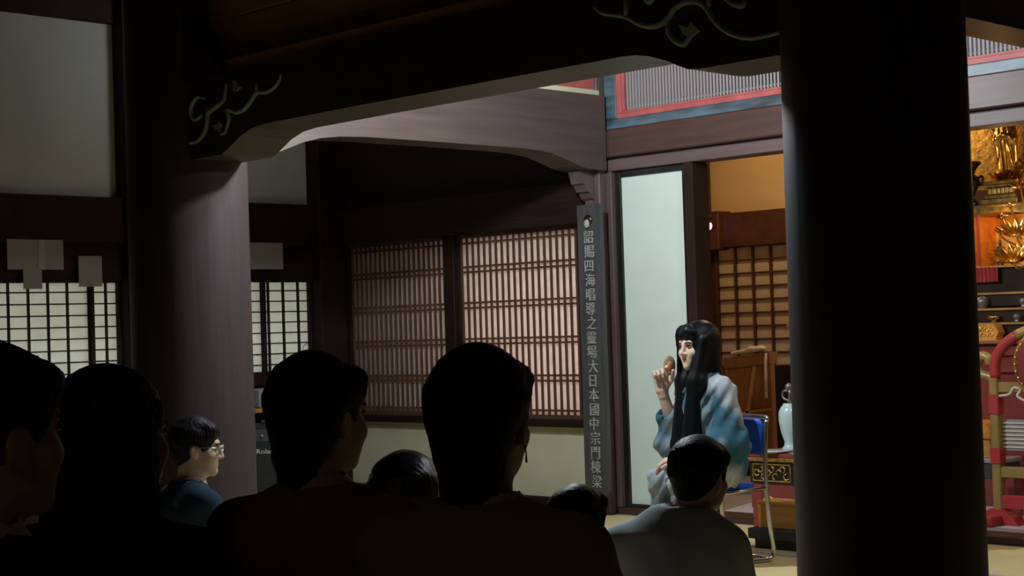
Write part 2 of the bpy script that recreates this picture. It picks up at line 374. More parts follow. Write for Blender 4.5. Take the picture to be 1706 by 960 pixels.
# floor: dark bed with straw mats lying on it, each with two cloth borders
floor = S('floor', MB().box(-9.9, 3.1, -3.3, 7.61, -0.16, -0.045), 'ground', 'tatami floor of dim temple hall', 'floor')
mat_a = MB().bbox(-0.452, 0.452, -0.907, 0.907, -0.045, 0, 0.004).mesh('tatami_mat')
heri_a = MB().box(-0.452, -0.424, -0.907, 0.907, -0.001, 0.0012).mesh('border')
mat_b = MB().bbox(-0.907, 0.907, -0.452, 0.452, -0.045, 0, 0.004).mesh('tatami_mat')
heri_b = MB().box(-0.907, 0.907, -0.452, -0.424, -0.001, 0.0012).mesh('border')
heri_b2 = MB().box(-0.907, 0.907, 0.424, 0.452, -0.001, 0.0012).mesh('border')
heri_a2 = MB().box(0.424, 0.452, -0.907, 0.907, -0.001, 0.0012).mesh('border')
for iy in range(12):
    yc = 7.61 - 0.4535 - 0.91 * iy
    for ix in range(7):
        xc = -9.72 + 0.91 + 1.82 * ix + (0.0 if iy % 2 else -0.0)
        if iy in (3, 4, 8, 9):   # pairs laid the other way
            if iy in (4, 9): continue
            for k in (-0.455, 0.455):
                o = link('tatami_mat', mat_a, 'tatami', floor, (xc + k, yc - 0.455, 0)); link('border', heri_a, 'heri', o); link('border', heri_a2, 'heri', o)
        else:
            o = link('tatami_mat', mat_b, 'tatami', floor, (xc, yc, 0)); link('border', heri_b, 'heri', o); link('border', heri_b2, 'heri', o)

ceiling = S('ceiling', MB().box(-9.95, 3.1, -3.3, 9.95, 3.6, 3.7), 'wood_dark_x', 'dark boarded ceiling high over the hall', 'ceiling')
S('wall_right', MB().box(3.0, 3.1, -3.3, 9.9, -0.1, 3.6), 'wood_dark', 'dark wooden side wall beside the audience', 'wall')
S('wall_rear', MB().box(-9.9, 3.1, -3.3, -3.2, -0.1, 3.6), 'wood_dark_x', 'dark wooden wall behind the audience', 'wall')

# ---- left wall: plaster over a deep lintel over paper windows
wl = S('wall_left', MB().box(-9.85, -9.75, -3.3, 7.85, 2.17, 3.6), 'plaster', 'grey white plaster wall above the deep dark lintel', 'wall')
MB().box(-9.85, -9.74, -3.3, 7.85, -0.1, 0.9).build('lower_panel', 'wood_dark', wl)
MB().box(-9.85, -9.74, -3.3, 3.6, 0.9, 1.61).build('side_panel', 'wood_dark', wl)
S('trim_1', MB().bbox(-9.84, -9.66, -3.2, 7.78, 1.86, 2.17).box(-9.84, -9.70, -3.2, 7.78, 1.605, 1.86), 'wood_dark', 'deep dark brown lintel under the grey plaster wall', 'lintel')
S('trim_2', MB().bbox(-9.84, -9.70, -3.2, 7.78, 3.37, 3.6), 'wood_dark', 'dark rail along the top of grey plaster wall', 'trim')
S('trim_3', MB().bbox(-9.84, -9.62, 5.855, 6.00, 0, 3.6), 'wood_dark', 'square dark post beside the paper windows', 'post')
S('trim_4', MB().bbox(-9.84, -9.60, 7.495, 7.80, 0, 3.6), 'wood_dark', 'dark corner post between paper windows and lattice window', 'post')
S('trim_5', MB().bbox(-9.84, -9.66, 3.6, 7.5, 0.83, 0.9), 'wood_dark', 'dark sill under the paper windows', 'sill')

def paper_window(name, label, y0, y1, muntins, x=-9.70):
    o = MB().box(x - 0.03, x - 0.028, y0, y1, 0.9, 1.605).build(name, 'paper'); tag(o, label, 'window', kind='structure')
    for a, b in ((y0, y0 + 0.022), (y1 - 0.022, y1)): MB().box(x - 0.034, x + 0.012, a, b, 0.9, 1.605).build('stile', 'wood_dark', o)
    for a, b in ((0.9, 0.93), (1.59, 1.605)): MB().box(x - 0.034, x + 0.012, y0, y1, a, b).build('rail', 'wood_dark', o)
    me = MB().box(x - 0.028, x - 0.004, -0.005, 0.005, 0.9, 1.605).mesh('muntin')
    for y in muntins: link('muntin', me, 'wood_dark', o, (0, y, 0))
    me2 = MB().box(x - 0.028, x - 0.006, y0, y1, -0.0045, 0.0045).mesh('muntin')
    for k in range(1, 9): link('muntin', me2, 'wood_dark', o, (0, 0, 1.605 - 0.0782 * k))
    return o
paper_window('window_1', 'wide paper window with dark grid at left edge', 3.62, 5.632, [5.445 - 0.1415 * k for k in range(12)])
paper_window('window_2', 'narrow paper window strip beside the square dark post', 5.60, 5.86, [5.755], -9.735)
paper_window('window_3', 'paper window half hidden by the round pillar', 6.0, 7.045, [6.905 - 0.1415 * k for k in range(6)])
paper_window('window_4', 'paper window with dark grid beside the corner post', 7.02, 7.50, [7.11, 7.247, 7.385], -9.735)

# ---- back wall, part with the slatted window
wb = S('wall_back', MB().box(-9.8, -6.85, 7.76, 7.86, 1.85, 3.6), 'wood_dark_x', 'dark boarded wall above the slatted window', 'wall')
for x0, x1 in ((-9.62, -8.40), (-8.36, -7.13)):
    MB().bbox(x0, x1, 7.745, 7.80, 0.055, 0.53, 0.004).build('tan_panel', 'tan', wb)
MB().bbox(-8.40, -8.36, 7.73, 7.80, 0.05, 0.53, 0.003).build('panel_strip', 'tan', wb)
MB().box(-9.8, -6.85, 7.80, 7.86, -0.1, 0.58).build('backing', 'wood_dark', wb)
S('baseboard_back', MB().bbox(-9.65, -6.93, 7.70, 7.86, 0, 0.055), 'wood_dark_x', 'dark board along the foot of tan wall panels', 'baseboard')
S('trim_6', MB().bbox(-9.65, -6.93, 7.68, 7.86, 0.53, 0.58), 'wood_dark_x', 'dark sill between slatted window and tan panels', 'sill')
S('trim_7', MB().bbox(-9.65, -6.93, 7.64, 7.86, 1.86, 2.13), 'wood_dark_x', 'dark lintel above the slatted window', 'lintel')
S('trim_8', MB().bbox(-7.13, -6.92, 7.70, 7.86, 0.58, 1.86), 'wood_dark', 'dark board between slatted window and hanging signboard', 'post')

def slat_window(name, label, x0, x1, n):
    o = MB().box(x0, x1, 7.772, 7.776, 0.585, 1.86).build(name, 'paper_pink'); tag(o, label, 'window', kind='structure')
    for a, b in ((x0 - 0.012, x0 + 0.018), (x1 - 0.018, x1 + 0.012)): MB().box(a, b, 7.722, 7.78, 0.58, 1.86).build('stile', 'wood_dark', o)
    for a, b in ((0.58, 0.605), (1.835, 1.86)): MB().box(x0, x1, 7.735, 7.78, a, b).build('rail', 'slat', o)
    me = MB().box(-0.0075, 0.0075, 7.733, 7.745, 0.60, 1.84).mesh('slat')
    for k in range(n): link('slat', me, 'slat', o, (x0 + (x1 - x0) * (k + 0.75) / (n + 0.5), 0, 0))
    me = MB().box(x0, x1, 7.745, 7.762, -0.007, 0.007).mesh('crossbar')
    for z in (1.615, 1.362, 1.108, 0.852):
        for d in (-0.018, 0.018): link('crossbar', me, 'slat', o, (0, 0, z + d))
    for z in (0.635, 1.80): link('crossbar', me, 'slat', o, (0, 0, z))
    return o
slat_window('window_5', 'slatted paper window sash beside the dark corner post', -9.57, -8.45, 20)
slat_window('window_6', 'slatted paper window sash beside the hanging signboard', -8.35, -7.16, 20)
S('trim_9', MB().bbox(-8.455, -8.345, 7.69, 7.80, 0.58, 1.86), 'wood_dark', 'dark upright between the two slatted sashes', 'post')

# ---- back wall, part with the sliding panel and the opening to the sanctuary
S('trim_10', MB().bbox(-6.93, -6.80, 7.54, 7.78, 0, 3.6), 'post', 'brown wall post behind the hanging signboard', 'post')
S('trim_11', MB().bbox(-6.80, -2.60, 7.575, 7.78, 2.25, 2.428, 0.008), 'lintel', 'broad brown beam under the blue transom', 'beam')
S('trim_12', MB().bbox(-6.80, -2.60, 7.60, 7.76, 2.165, 2.236, 0.004).box(-6.80, -2.60, 7.63, 7.76, 2.236, 2.25), 'lintel_pale', 'pale brown lintel over the white sliding panel', 'lintel')
S('trim_13', MB().bbox(-6.165, -6.10, 7.60, 7.76, 0.04, 2.165), 'wood_dark', 'dark jamb beside the white sliding panel', 'jamb')
S('trim_14', MB().bbox(-6.80, -2.60, 7.60, 7.78, 0, 0.045, 0.006), 'lintel', 'brown threshold of the sanctuary opening', 'threshold')
d1 = MB().box(-6.715, -6.205, 7.652, 7.672, 0.06, 2.135).build('door_1', 'fusuma'); tag(d1, 'white paper sliding panel in a black frame', 'sliding door', kind='structure')
for a, b in ((-6.755, -6.71), (-6.21, -6.166)): MB().bbox(a, b, 7.635, 7.675, 0.045, 2.165, 0.004).build('stile', 'black_lacquer', d1)
for a, b in ((0.045, 0.068), (2.125, 2.165)): MB().box(-6.71, -6.21, 7.635, 7.675, a, b).build('rail', 'black_lacquer', d1)
S('trim_15', MB().bbox(-6.80, -6.755, 7.60, 7.76, 0.045, 2.165, 0.004), 'post', 'narrow brown jamb between signboard post and white panel', 'jamb')

# transom with a painted frame and close-set slats
tr = empty('transom', (-6.77, 7.62, 2.428)); tag(tr, 'slatted transom in worn blue and red painted frame', 'transom', kind='structure')
def rel(mb, root, name, m):
    return mb.build(name, m, root, None) if False else _rel(mb, root, name, m)
def _rel(mb, root, name, m):
    o_ = Vector(root.location); mb.v = [tuple(Vector(v) - o_) for v in mb.v]; return mb.build(name, m, root)
rel(MB().bbox(-6.79, -2.6, 7.60, 7.70, 2.428, 2.490, 0.004), tr, 'blue_rail', 'bluepaint')
rel(MB().bbox(-6.79, -6.692, 7.60, 7.70, 2.49, 3.2, 0.004), tr, 'blue_stile', 'bluepaint')
rel(MB().bbox(-6.692, -2.6, 7.605, 7.69, 2.490, 2.522, 0.003), tr, 'red_rail', 'redframe')
rel(MB().bbox(-6.692, -6.655, 7.605, 7.69, 2.522, 3.2, 0.003), tr, 'red_stile', 'redframe')
rel(MB().bbox(-6.655, -2.6, 7.612, 7.68, 2.522, 2.536, 0.002).bbox(-6.655, -6.63, 7.612, 7.68, 2.536, 3.2, 0.002), tr, 'inner_frame', 'redframe')
rel(MB().box(-6.63, -2.6, 7.635, 7.645, 2.548, 2.562), tr, 'crossbar', 'greyslat')
me = MB().box(-0.0065, 0.0065, 0.005, 0.022, 0.108, 0.70).mesh('slat')
for k in range(162): link('slat', me, 'greyslat', tr, (0.155 + 0.0245 * k, 0, 0))
rel(MB().box(-6.66, -2.6, 7.69, 7.70, 2.50, 3.2), tr, 'backing', 'wood_dark')
S('wall_upper', MB().box(-6.80, -2.6, 7.64, 7.78, 3.2, 3.6), 'lintel', 'brown wall above the slatted transom', 'wall')
S('wall_side', MB().box(-2.60, 3.1, 7.61, 7.76, -0.1, 3.6), 'wood_dark_x', 'dark wall beyond the sanctuary opening', 'wall')

# ---- sanctuary behind the opening
S('floor_inner', MB().box(-8.0, -2.5, 7.76, 9.9, -0.1, 0.04), 'palefloor', 'pale polished floor of the sanctuary', 'floor')
wi = S('wall_inner', MB().box(-8.0, -2.5, 9.72, 9.85, 0.04, 3.6), 'ochre', 'ochre plaster wall inside the sanctuary', 'wall')
S('wall_backlight_box', MB().box(-9.9, -7.05, 8.15, 8.25, -0.1, 3.6).box(-7.1, -7.05, 7.78, 8.2, -0.1, 3.6), 'ochre', 'plaster partition added behind the slatted window to box in its backlight', 'wall')  # unseen, added to keep the window backlight from leaking into the sanctuary
S('wall_inner_side', MB().box(-8.05, -7.95, 8.2, 9.85, 0.0, 3.6).box(-2.6, -2.5, 7.76, 9.85, 0, 3.6), 'ochre', 'ochre side walls of the sanctuary', 'wall')
S('trim_16', MB().bbox(-7.95, -2.6, 9.60, 9.74, 1.745, 2.0).bbox(-7.80, -7.44, 9.56, 9.73, 1.73, 2.02), 'inner_wood', 'brown tie beam across the ochre sanctuary wall', 'beam')
S('trim_17', MB().bbox(-7.695, -7.625, 9.66, 9.74, 2.0, 3.6).bbox(-7.68, -7.585, 9.62, 9.74, 0.04, 1.74), 'inner_wood', 'slim brown post on the ochre sanctuary wall', 'post')
w7 = MB().box(-7.56, -5.9, 9.69, 9.694, 0.86, 1.74).build('window_7', 'paper_ochre'); tag(w7, 'paper screen with brown grid inside the sanctuary', 'window', kind='structure')
MB().bbox(-7.585, -7.545, 9.655, 9.71, 0.80, 1.745, 0.003).build('stile', 'inner_wood', w7)
me = MB().box(-0.0075, 0.0075, 9.67, 9.69, 0.86, 1.745).mesh('muntin')
for k in range(9): link('muntin', me, 'inner_wood', w7, (-7.545 + 0.1625 * (k + 1), 0, 0))
me = MB().box(-7.545, -5.9, 9.672, 9.69, -0.006, 0.006).mesh('muntin')
for k in range(9): link('muntin', me, 'inner_wood', w7, (0, 0, 1.745 - 0.0985 * (k + 1)))
S('trim_18', MB().bbox(-7.58, -5.9, 9.64, 9.72, 0.04, 0.86), 'wood_dark', 'dark panelling under the gridded paper screen', 'panel')

# ---- round pillars and the arched beams between them
def pillar(name, x, y, label):
    prof = [(0.318, 0.0), (0.318, 0.03), (0.306, 0.05), (0.304, 0.5), (0.302, 1.2), (0.300, 2.0), (0.296, 2.8), (0.292, 3.6)]
    o = MB().lathe([(r, z) for r, z in prof], (0, 0, 0), 56).build(name, 'pillar', None); o.location = (x, y, 0)
    tag(o, label, 'pillar', kind='structure'); return o
pl = pillar('pillar', -6.92, 4.57, 'round brown pillar lit on one side behind the man in glasses')
MB().prism([(-0.03, 2.45), (0.57, 2.45), (0.15, 2.87), (-0.03, 3.05)], 'y', -0.17, 0.17).build('bracket', 'wood_dark', pl)

pillar('pillar', -2.895, 4.57, 'massive near-black round pillar in front of the altar')

fb_low = [(-6.95, 2.066), (-6.401, 2.068), (-6.34, 2.092), (-6.236, 2.142), (-6.14, 2.168), (-6.04, 2.176), (-5.5, 2.178), (-4.6, 2.176), (-3.85, 2.174), (-3.79, 2.17), (-3.729, 2.158), (-3.646, 2.13), (-3.587, 2.102), (-3.551, 2.087), (-3.50, 2.081), (-2.88, 2.079)]
fb = MB().prism(fb_low + [(-2.88, 2.45), (-6.95, 2.45)], 'y', 4.42, 4.715).build('arched_beam', 'beam_x')
tag(fb, 'dark arched beam with carved scrolls spanning between the round pillars', 'beam', kind='structure')
SCROLL = {}
SCROLL['LA'] = [(-6.743, 2.157), (-6.636, 2.15), (-6.58, 2.16), (-6.529, 2.194), (-6.506, 2.247), (-6.498, 2.277), (-6.421, 2.303), (-6.366, 2.324), (-6.351, 2.361), (-6.343, 2.398)]
SCROLL['LA2'] = [(-6.506, 2.306), (-6.497, 2.273)]
SCROLL['Lhook'] = [(-6.526, 2.35), (-6.57, 2.366), (-6.613, 2.354), (-6.642, 2.318), (-6.638, 2.27), (-6.596, 2.259), (-6.553, 2.276)]
SCROLL['LB'] = [(-6.401, 2.165), (-6.367, 2.169), (-6.339, 2.204), (-6.328, 2.238), (-6.335, 2.274), (-6.263, 2.256), (-6.197, 2.265), (-6.144, 2.296), (-6.097, 2.327), (-6.028, 2.32), (-5.965, 2.334), (-5.926, 2.359), (-5.912, 2.387)]
SCROLL['LB2'] = [(-6.102, 2.373), (-6.097, 2.33)]
SCROLL['leaf1'] = [(-6.46, 2.21), (-6.426, 2.214), (-6.398, 2.223), (-6.385, 2.21), (-6.399, 2.196), (-6.394, 2.172), (-6.427, 2.191)]
SCROLL['leaf2'] = [(-6.28, 2.402), (-6.25, 2.402), (-6.237, 2.381), (-6.221, 2.367), (-6.252, 2.352), (-6.278, 2.353)]
SCROLL['RA'] = [(-3.977, 2.375), (-3.934, 2.346), (-3.832, 2.318), (-3.762, 2.279), (-3.692, 2.261), (-3.635, 2.276), (-3.593, 2.312), (-3.53, 2.323), (-3.467, 2.299), (-3.422, 2.236), (-3.359, 2.185), (-3.271, 2.155), (-3.165, 2.155), (-3.123, 2.154)]
SCROLL['RB'] = [(-3.627, 2.283), (-3.632, 2.237), (-3.606, 2.199), (-3.563, 2.178), (-3.535, 2.197), (-3.524, 2.208)]
SCROLL['RC'] = [(-3.823, 2.389), (-3.823, 2.319)]
SCROLL['RD'] = [(-3.442, 2.325), (-3.446, 2.288)]
SCROLL['RE'] = [(-3.38, 2.31), (-3.337, 2.282), (-3.299, 2.272), (-3.29, 2.299)]
SCROLL['RF'] = [(-3.743, 2.376), (-3.716, 2.354), (-3.687, 2.362)]
SCROLL['leafR'] = [(-3.576, 2.245), (-3.534, 2.23), (-3.522, 2.247), (-3.486, 2.212), (-3.525, 2.195), (-3.556, 2.208)]
def carve(parent, keys, y=4.42):
    for k in keys:
        pts = [(a, y - 0.001, b) for a, b in spline(SCROLL[k], 6)] if len(SCROLL[k]) > 2 else [(a, y - 0.001, b) for a, b in SCROLL[k]]
        n = len(pts); rr = [0.0125 * (0.55 + 0.45 * math.sin(math.pi * min(1, (i + 0.6) / n))) for i in range(n)]
        MB().tube(pts, rr, 8).build('carved_scroll', 'scroll', parent)
carve(fb, ['LA', 'LA2', 'Lhook', 'LB', 'LB2', 'RA', 'RB', 'RC', 'RD', 'RE', 'RF'])
for k in ('leaf1', 'leaf2', 'leafR'): MB().prism(SCROLL[k], 'y', 4.408, 4.43).build('carved_leaf', 'scroll', fb)

b2 = [(4.7, 2.10), (4.95, 2.125), (5.07, 2.166), (5.18, 2.208), (5.30, 2.237), (5.42, 2.252), (5.6, 2.261), (6.2, 2.266), (6.80, 2.267), (6.95, 2.262), (7.08, 2.248), (7.20, 2.218), (7.30, 2.188), (7.38, 2.174), (7.56, 2.168)]
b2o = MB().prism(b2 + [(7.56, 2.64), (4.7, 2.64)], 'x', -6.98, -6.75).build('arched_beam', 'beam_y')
tag(b2o, 'mauve-lit arched beam running back from the round pillar to the wall', 'beam', kind='structure')
MB().prism([(7.40, 2.17), (7.545, 2.17), (7.545, 1.985), (7.52, 2.0), (7.50, 2.035), (7.475, 2.04), (7.455, 2.08), (7.43, 2.09), (7.42, 2.13)], 'x', -6.94, -6.84).build('carved_nosing', 'post', b2o)
S('trim_19', MB().bbox(-6.90, -6.82, 4.7, 7.56, 2.68, 3.6), 'redframe', 'red panel above the arched beam near the wall', 'panel')
S('trim_20', MB().bbox(-6.93, -6.79, 4.7, 7.56, 2.64, 2.68, 0.004), 'tan', 'pale strip along the top of mauve-lit beam', 'trim')
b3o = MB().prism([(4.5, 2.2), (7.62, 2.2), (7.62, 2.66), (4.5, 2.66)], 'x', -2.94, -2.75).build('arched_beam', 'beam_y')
tag(b3o, 'dark beam running back from the massive pillar above the altar', 'beam', kind='structure')

ut = S('wall_transom', MB().box(-6.92, -2.9, 4.55, 4.60, 2.45, 3.6), 'wood_dark_x', 'brown planked wall above the scrolled arched beam', 'wall')
MB().bbox(-6.9, -2.9, 4.45, 4.56, 2.45, 2.525, 0.005).build('batten', 'plank', ut)
for k in range(5): MB().bbox(-6.9, -2.9, 4.525, 4.555, 2.53 + 0.215 * k, 2.742 + 0.215 * k, 0.004).build('plank', 'plank', ut)

# ================================================================== hanging signboard with its characters
sg = MB().prism([(-6.892, 1.952), (-6.703, 1.952), (-6.700, 0.165), (-6.725, 0.125), (-6.87, 0.125), (-6.897, 0.165)], 'y', 7.425, 7.458).build('hanging_signboard', 'signboard')
tag(sg, 'tall dark signboard with pale brushed characters hanging on wall post', 'signboard')
MB().lathe([(0.001, 0), (0.033, 0), (0.033, 0.006), (0.001, 0.006)], (0, 0, 0), 20).build('hanging_hole', 'black_lacquer', sg).matrix_world = Matrix.Translation((-6.797, 7.424, 1.855)) @ Matrix.Rotation(math.pi / 2, 4, 'X')
MB().ball((-6.803, 7.414, 1.832), (0.022, 0.012, 0.028), 12, 8).build('cord_knot', 'signtext', sg)
MB().bbox(-6.815, -6.79, 7.455, 7.545, 1.90, 1.93, 0.003).build('hanging_hook', 'grey_metal', sg)
for i, ch in enumerate('詔賜四海唱導之靈場大日本國中宗門棟梁'):
    me = text_mesh(ch, 0.086, 0.004)
    o = link('character', me, 'signtext', sg); o.rotation_euler = (math.pi / 2, 0, 0); o.location = (-6.797 + 0.004 * math.sin(i * 2.3), 7.422, 1.742 - 0.0898 * i)

# ---- paper sheets on the lintel of the left wall
def sheet(label, y0, y1, z0, z1, x=-9.652, strip=None):
    o = MB().box(x - 0.003, x, y0, y1, z0, z1).build('paper_sheet', 'sheet'); tag(o, label, 'paper', 'paper sheets hung on the dark lintel')
    if strip: MB().box(x, x + 0.003, strip[0], strip[1], z0, z1).build('fold_strip', 'paper', o)
sheet('wide paper sheet with a pale fold on the dark lintel', 4.99, 5.39, 1.675, 1.872, strip=(5.205, 5.255))
sheet('small square paper sheet hanging below the wide sheet', 5.095, 5.228, 1.548, 1.69, -9.645)
sheet('upright paper sheet hanging beside the wide sheet', 5.50, 5.675, 1.562, 1.768)
sheet('plain paper sheet on lintel beside the lit pillar', 6.86, 7.185, 1.682, 1.878)

# ---- keyboard amplifier, stand and shelf beside the corner
def facing(o, ang): o.rotation_euler = (0, 0, ang); return o
CA = YAW - math.pi / 2 + math.pi / 2   # turned so that its front looks at the audience
am = empty('keyboard_amplifier', (-8.71, 6.36, 0), math.atan2(rt.y, rt.x)); tag(am, 'black keyboard amplifier with white lettering beside the lit pillar', 'amplifier')
MB().bbox(-0.27, 0.27, 0.0, 0.34, 0.012, 0.60, 0.015).build('cabinet', 'amp', am)
MB().bbox(-0.24, 0.24, -0.008, 0.002, 0.04, 0.47, 0.003).build('grille', 'amp', am)
MB().bbox(-0.25, 0.25, -0.006, 0.004, 0.495, 0.575, 0.003).build('control_panel', 'darkbox', am)
for k in range(7): MB().lathe([(0.001, 0), (0.011, 0), (0.009, 0.014), (0.001, 0.014)], (0, 0, 0), 10).build('knob', 'greyplastic', am).matrix_local = Matrix.Translation((-0.20 + 0.065 * k, -0.006, 0.535)) @ Matrix.Rotation(math.pi / 2, 4, 'X')
MB().tube([(-0.1, 0.17, 0.60), (-0.1, 0.17, 0.622), (0.1, 0.17, 0.622), (0.1, 0.17, 0.60)], 0.008, 8).build('handle', 'darkbox', am)
for sx in (-0.22, 0.22):
    for sy in (0.05, 0.29): MB().lathe([(0.016, 0), (0.018, 0.012)], (sx, sy, 0), 10).build('foot', 'darkbox', am)
lg = link('lettering', text_mesh('Roland', 0.046, 0.002), 'amplogo', am); lg.rotation_euler = (math.pi / 2, 0, 0); lg.location = (-0.04, -0.0105, 0.43); lg.scale = (1.12, 0.95, 1)
sh = empty('low_shelf', (-9.45, 6.9, 0)); tag(sh, 'low brown shelf under the paper window beside the corner', 'shelf')
MB().bbox(-0.17, 0.17, -0.42, 0.42, 0.655, 0.685, 0.004).build('top_board', 'plank', sh)
MB().bbox(-0.16, 0.16, -0.40, 0.40, 0.25, 0.275, 0.003).build('shelf_board', 'plank', sh)
for sy in (-0.40, 0.40): MB().bbox(-0.165, 0.165, sy - 0.012, sy + 0.012, 0, 0.655, 0.003).build('side_panel', 'plank', sh)
tag(MB().bbox(-0.1, 0.1, -0.16, 0.16, 0, 0.135, 0.012).build('grey_case', 'greyplastic', None, None), 'small grey plastic case on the low brown shelf', 'case').location = (-9.42, 6.86, 0.685)
ks = empty('keyboard_stand', (-8.96, 6.62, 0), math.atan2(rt.y, rt.x)); tag(ks, 'folding chrome keyboard stand behind the black amplifier', 'stand')
MB().tube([(-0.34, 0, 0.015), (0.30, 0, 0.70)], 0.013, 8).build('leg', 'chrome', ks)
MB().tube([(0.34, 0.05, 0.015), (-0.30, 0.05, 0.70)], 0.013, 8).build('leg', 'chrome', ks)
for x, y in ((0.30, 0), (-0.30, 0.05)): MB().tube([(x, y - 0.16, 0.705), (x, y + 0.16, 0.705)], 0.013, 8).build('support_arm', 'chrome', ks)
for x, y in ((-0.34, 0), (0.34, 0.05)): MB().tube([(x, y - 0.16, 0.013), (x, y + 0.16, 0.013)], 0.013, 8).build('floor_bar', 'chrome', ks)

# ================================================================== blue chair of the storyteller
TH = math.radians(160.4)
PX, PY = -5.085, 6.365
ch = empty('pipe_chair', (PX, PY, 0), TH); tag(ch, 'chrome pipe chair with blue vinyl backrest under the robed storyteller', 'chair')
def rounded_plate(w, h, t, r=0.03, n=5):
    pts = []
    for cx_, cz, a0 in ((w - r, h - r, 0), (-w + r, h - r, 90), (-w + r, -h + r, 180), (w - r, -h + r, 270)):
        for k in range(n + 1):
            a = math.radians(a0 + 90 * k / n); pts.append((cx_ + r * math.cos(a), cz + r * math.sin(a)))
    return MB().prism(pts, 'y', -t, t)
bk = rounded_plate(0.19, 0.088, 0.014).build('backrest', 'chairblue', ch); bk.location = (0, -0.215, 0.615); bk.rotation_euler = (math.radians(-8), 0, 0)
st = rounded_plate(0.19, 0.18, 0.017, 0.05).build('seat', 'chairblue', ch); st.location = (0, 0.0, 0.372); st.rotation_euler = (math.pi / 2, 0, 0)
for s in (-1, 1):
    MB().tube(spline([(s * 0.205, -0.235, 0.70), (s * 0.21, -0.222, 0.62), (s * 0.21, -0.215, 0.45), (s * 0.215, -0.225, 0.20), (s * 0.22, -0.24, 0.06), (s * 0.22, -0.215, 0.016), (s * 0.22, -0.12, 0.013), (s * 0.22, 0.10, 0.013), (s * 0.22, 0.19, 0.016), (s * 0.215, 0.215, 0.06), (s * 0.205, 0.20, 0.25), (s * 0.20, 0.175, 0.35)], 5), 0.011, 10).build('leg', 'chrome', ch)
    MB().tube([(s * 0.208, -0.215, 0.365), (s * 0.205, 0.0, 0.352), (s * 0.20, 0.175, 0.352)], 0.010, 10).build('seat_rail', 'chrome', ch)
MB().tube(spline([(-0.205, -0.235, 0.70), (-0.19, -0.24, 0.712), (0, -0.242, 0.714), (0.19, -0.24, 0.712), (0.205, -0.235, 0.70)], 4), 0.011, 10).build('top_rail', 'chrome', ch)
MB().tube([(-0.22, -0.21, 0.013), (0.22, -0.21, 0.013)], 0.010, 8).build('cross_bar', 'chrome', ch)

# ================================================================== offering desk, vase and boxes before the threshold
dk = empty('offering_desk', (-4.845, 7.33, -0.0)); tag(dk, 'red lacquered offering desk with gold frieze beside the blue chair', 'desk')
MB().bbox(-0.58, 0.58, -0.19, 0.19, 0.445, 0.470, 0.004).build('top', 'maroon', dk)
MB().bbox(-0.585, 0.585, -0.195, 0.195, 0.425, 0.445, 0.003).build('gold_edge', 'gold_old', dk)
MB().bbox(-0.56, 0.56, -0.18, 0.18, 0.30, 0.425, 0.003).build('frieze_box', 'black_lacquer', dk)
random.seed(3)
for k in range(4):
    x0 = -0.54 + 0.275 * k
    fr = MB()
    fr.bbox(x0, x0 + 0.255, -0.186, -0.178, 0.315, 0.322, 0.002).bbox(x0, x0 + 0.255, -0.186, -0.178, 0.405, 0.412, 0.002).bbox(x0, x0 + 0.008, -0.186, -0.178, 0.315, 0.412, 0.002).bbox(x0 + 0.247, x0 + 0.255, -0.186, -0.178, 0.315, 0.412, 0.002)
    for j in range(9):
        cx_ = x0 + 0.03 + 0.0245 * j; cz = 0.363 + 0.022 * math.sin(j * 2.1); a0 = random.random() * 6
        fr.tube([(cx_ + 0.017 * math.cos(a0 + t * 0.7), -0.184, cz + 0.017 * math.sin(a0 + t * 0.7)) for t in range(7)], 0.005, 6)
    fr.build('carved_frieze', 'gold_old', dk)
apron = [(-0.555, 0.300), (-0.555, 0.170), (-0.50, 0.170), (-0.485, 0.205), (-0.44, 0.232), (-0.40, 0.215), (-0.36, 0.185), (-0.28, 0.185), (-0.23, 0.220), (-0.17, 0.232), (-0.10, 0.195), (0, 0.175), (0.10, 0.195), (0.17, 0.232), (0.23, 0.220), (0.28, 0.185), (0.36, 0.185), (0.40, 0.215), (0.44, 0.232), (0.485, 0.205), (0.50, 0.170), (0.555, 0.170), (0.555, 0.300)]
MB().prism(apron, 'y', -0.178, -0.155).build('apron', 'maroon', dk); MB().prism(apron, 'y', 0.155, 0.178).build('apron', 'maroon', dk)
MB().tube(spline([(x, -0.18, z) for x, z in apron[2:11]], 4), 0.005, 6).build('gold_line', 'gold_orange', dk)
legp = [(0, 0.30), (0.085, 0.30), (0.075, 0.22), (0.06, 0.15), (0.07, 0.075), (0.10, 0.05), (0.095, 0.015), (0.05, 0.0), (0.0, 0.0), (0.015, 0.06), (0.015, 0.18)]
for sx in (-1, 1):
    for y0, y1 in ((-0.182, -0.115), (0.115, 0.182)):
        MB().prism([(sx * (-0.56 + p if True else 0), q) for p, q in legp], 'y', y0, y1).build('leg', 'maroon', dk)
for p in ([(-0.487, -0.184, 0.20), (-0.485, -0.184, 0.15), (-0.49, -0.184, 0.08), (-0.465, -0.184, 0.05)],): MB().tube(spline(p, 4), 0.004, 6).build('gold_line', 'gold_orange', dk)

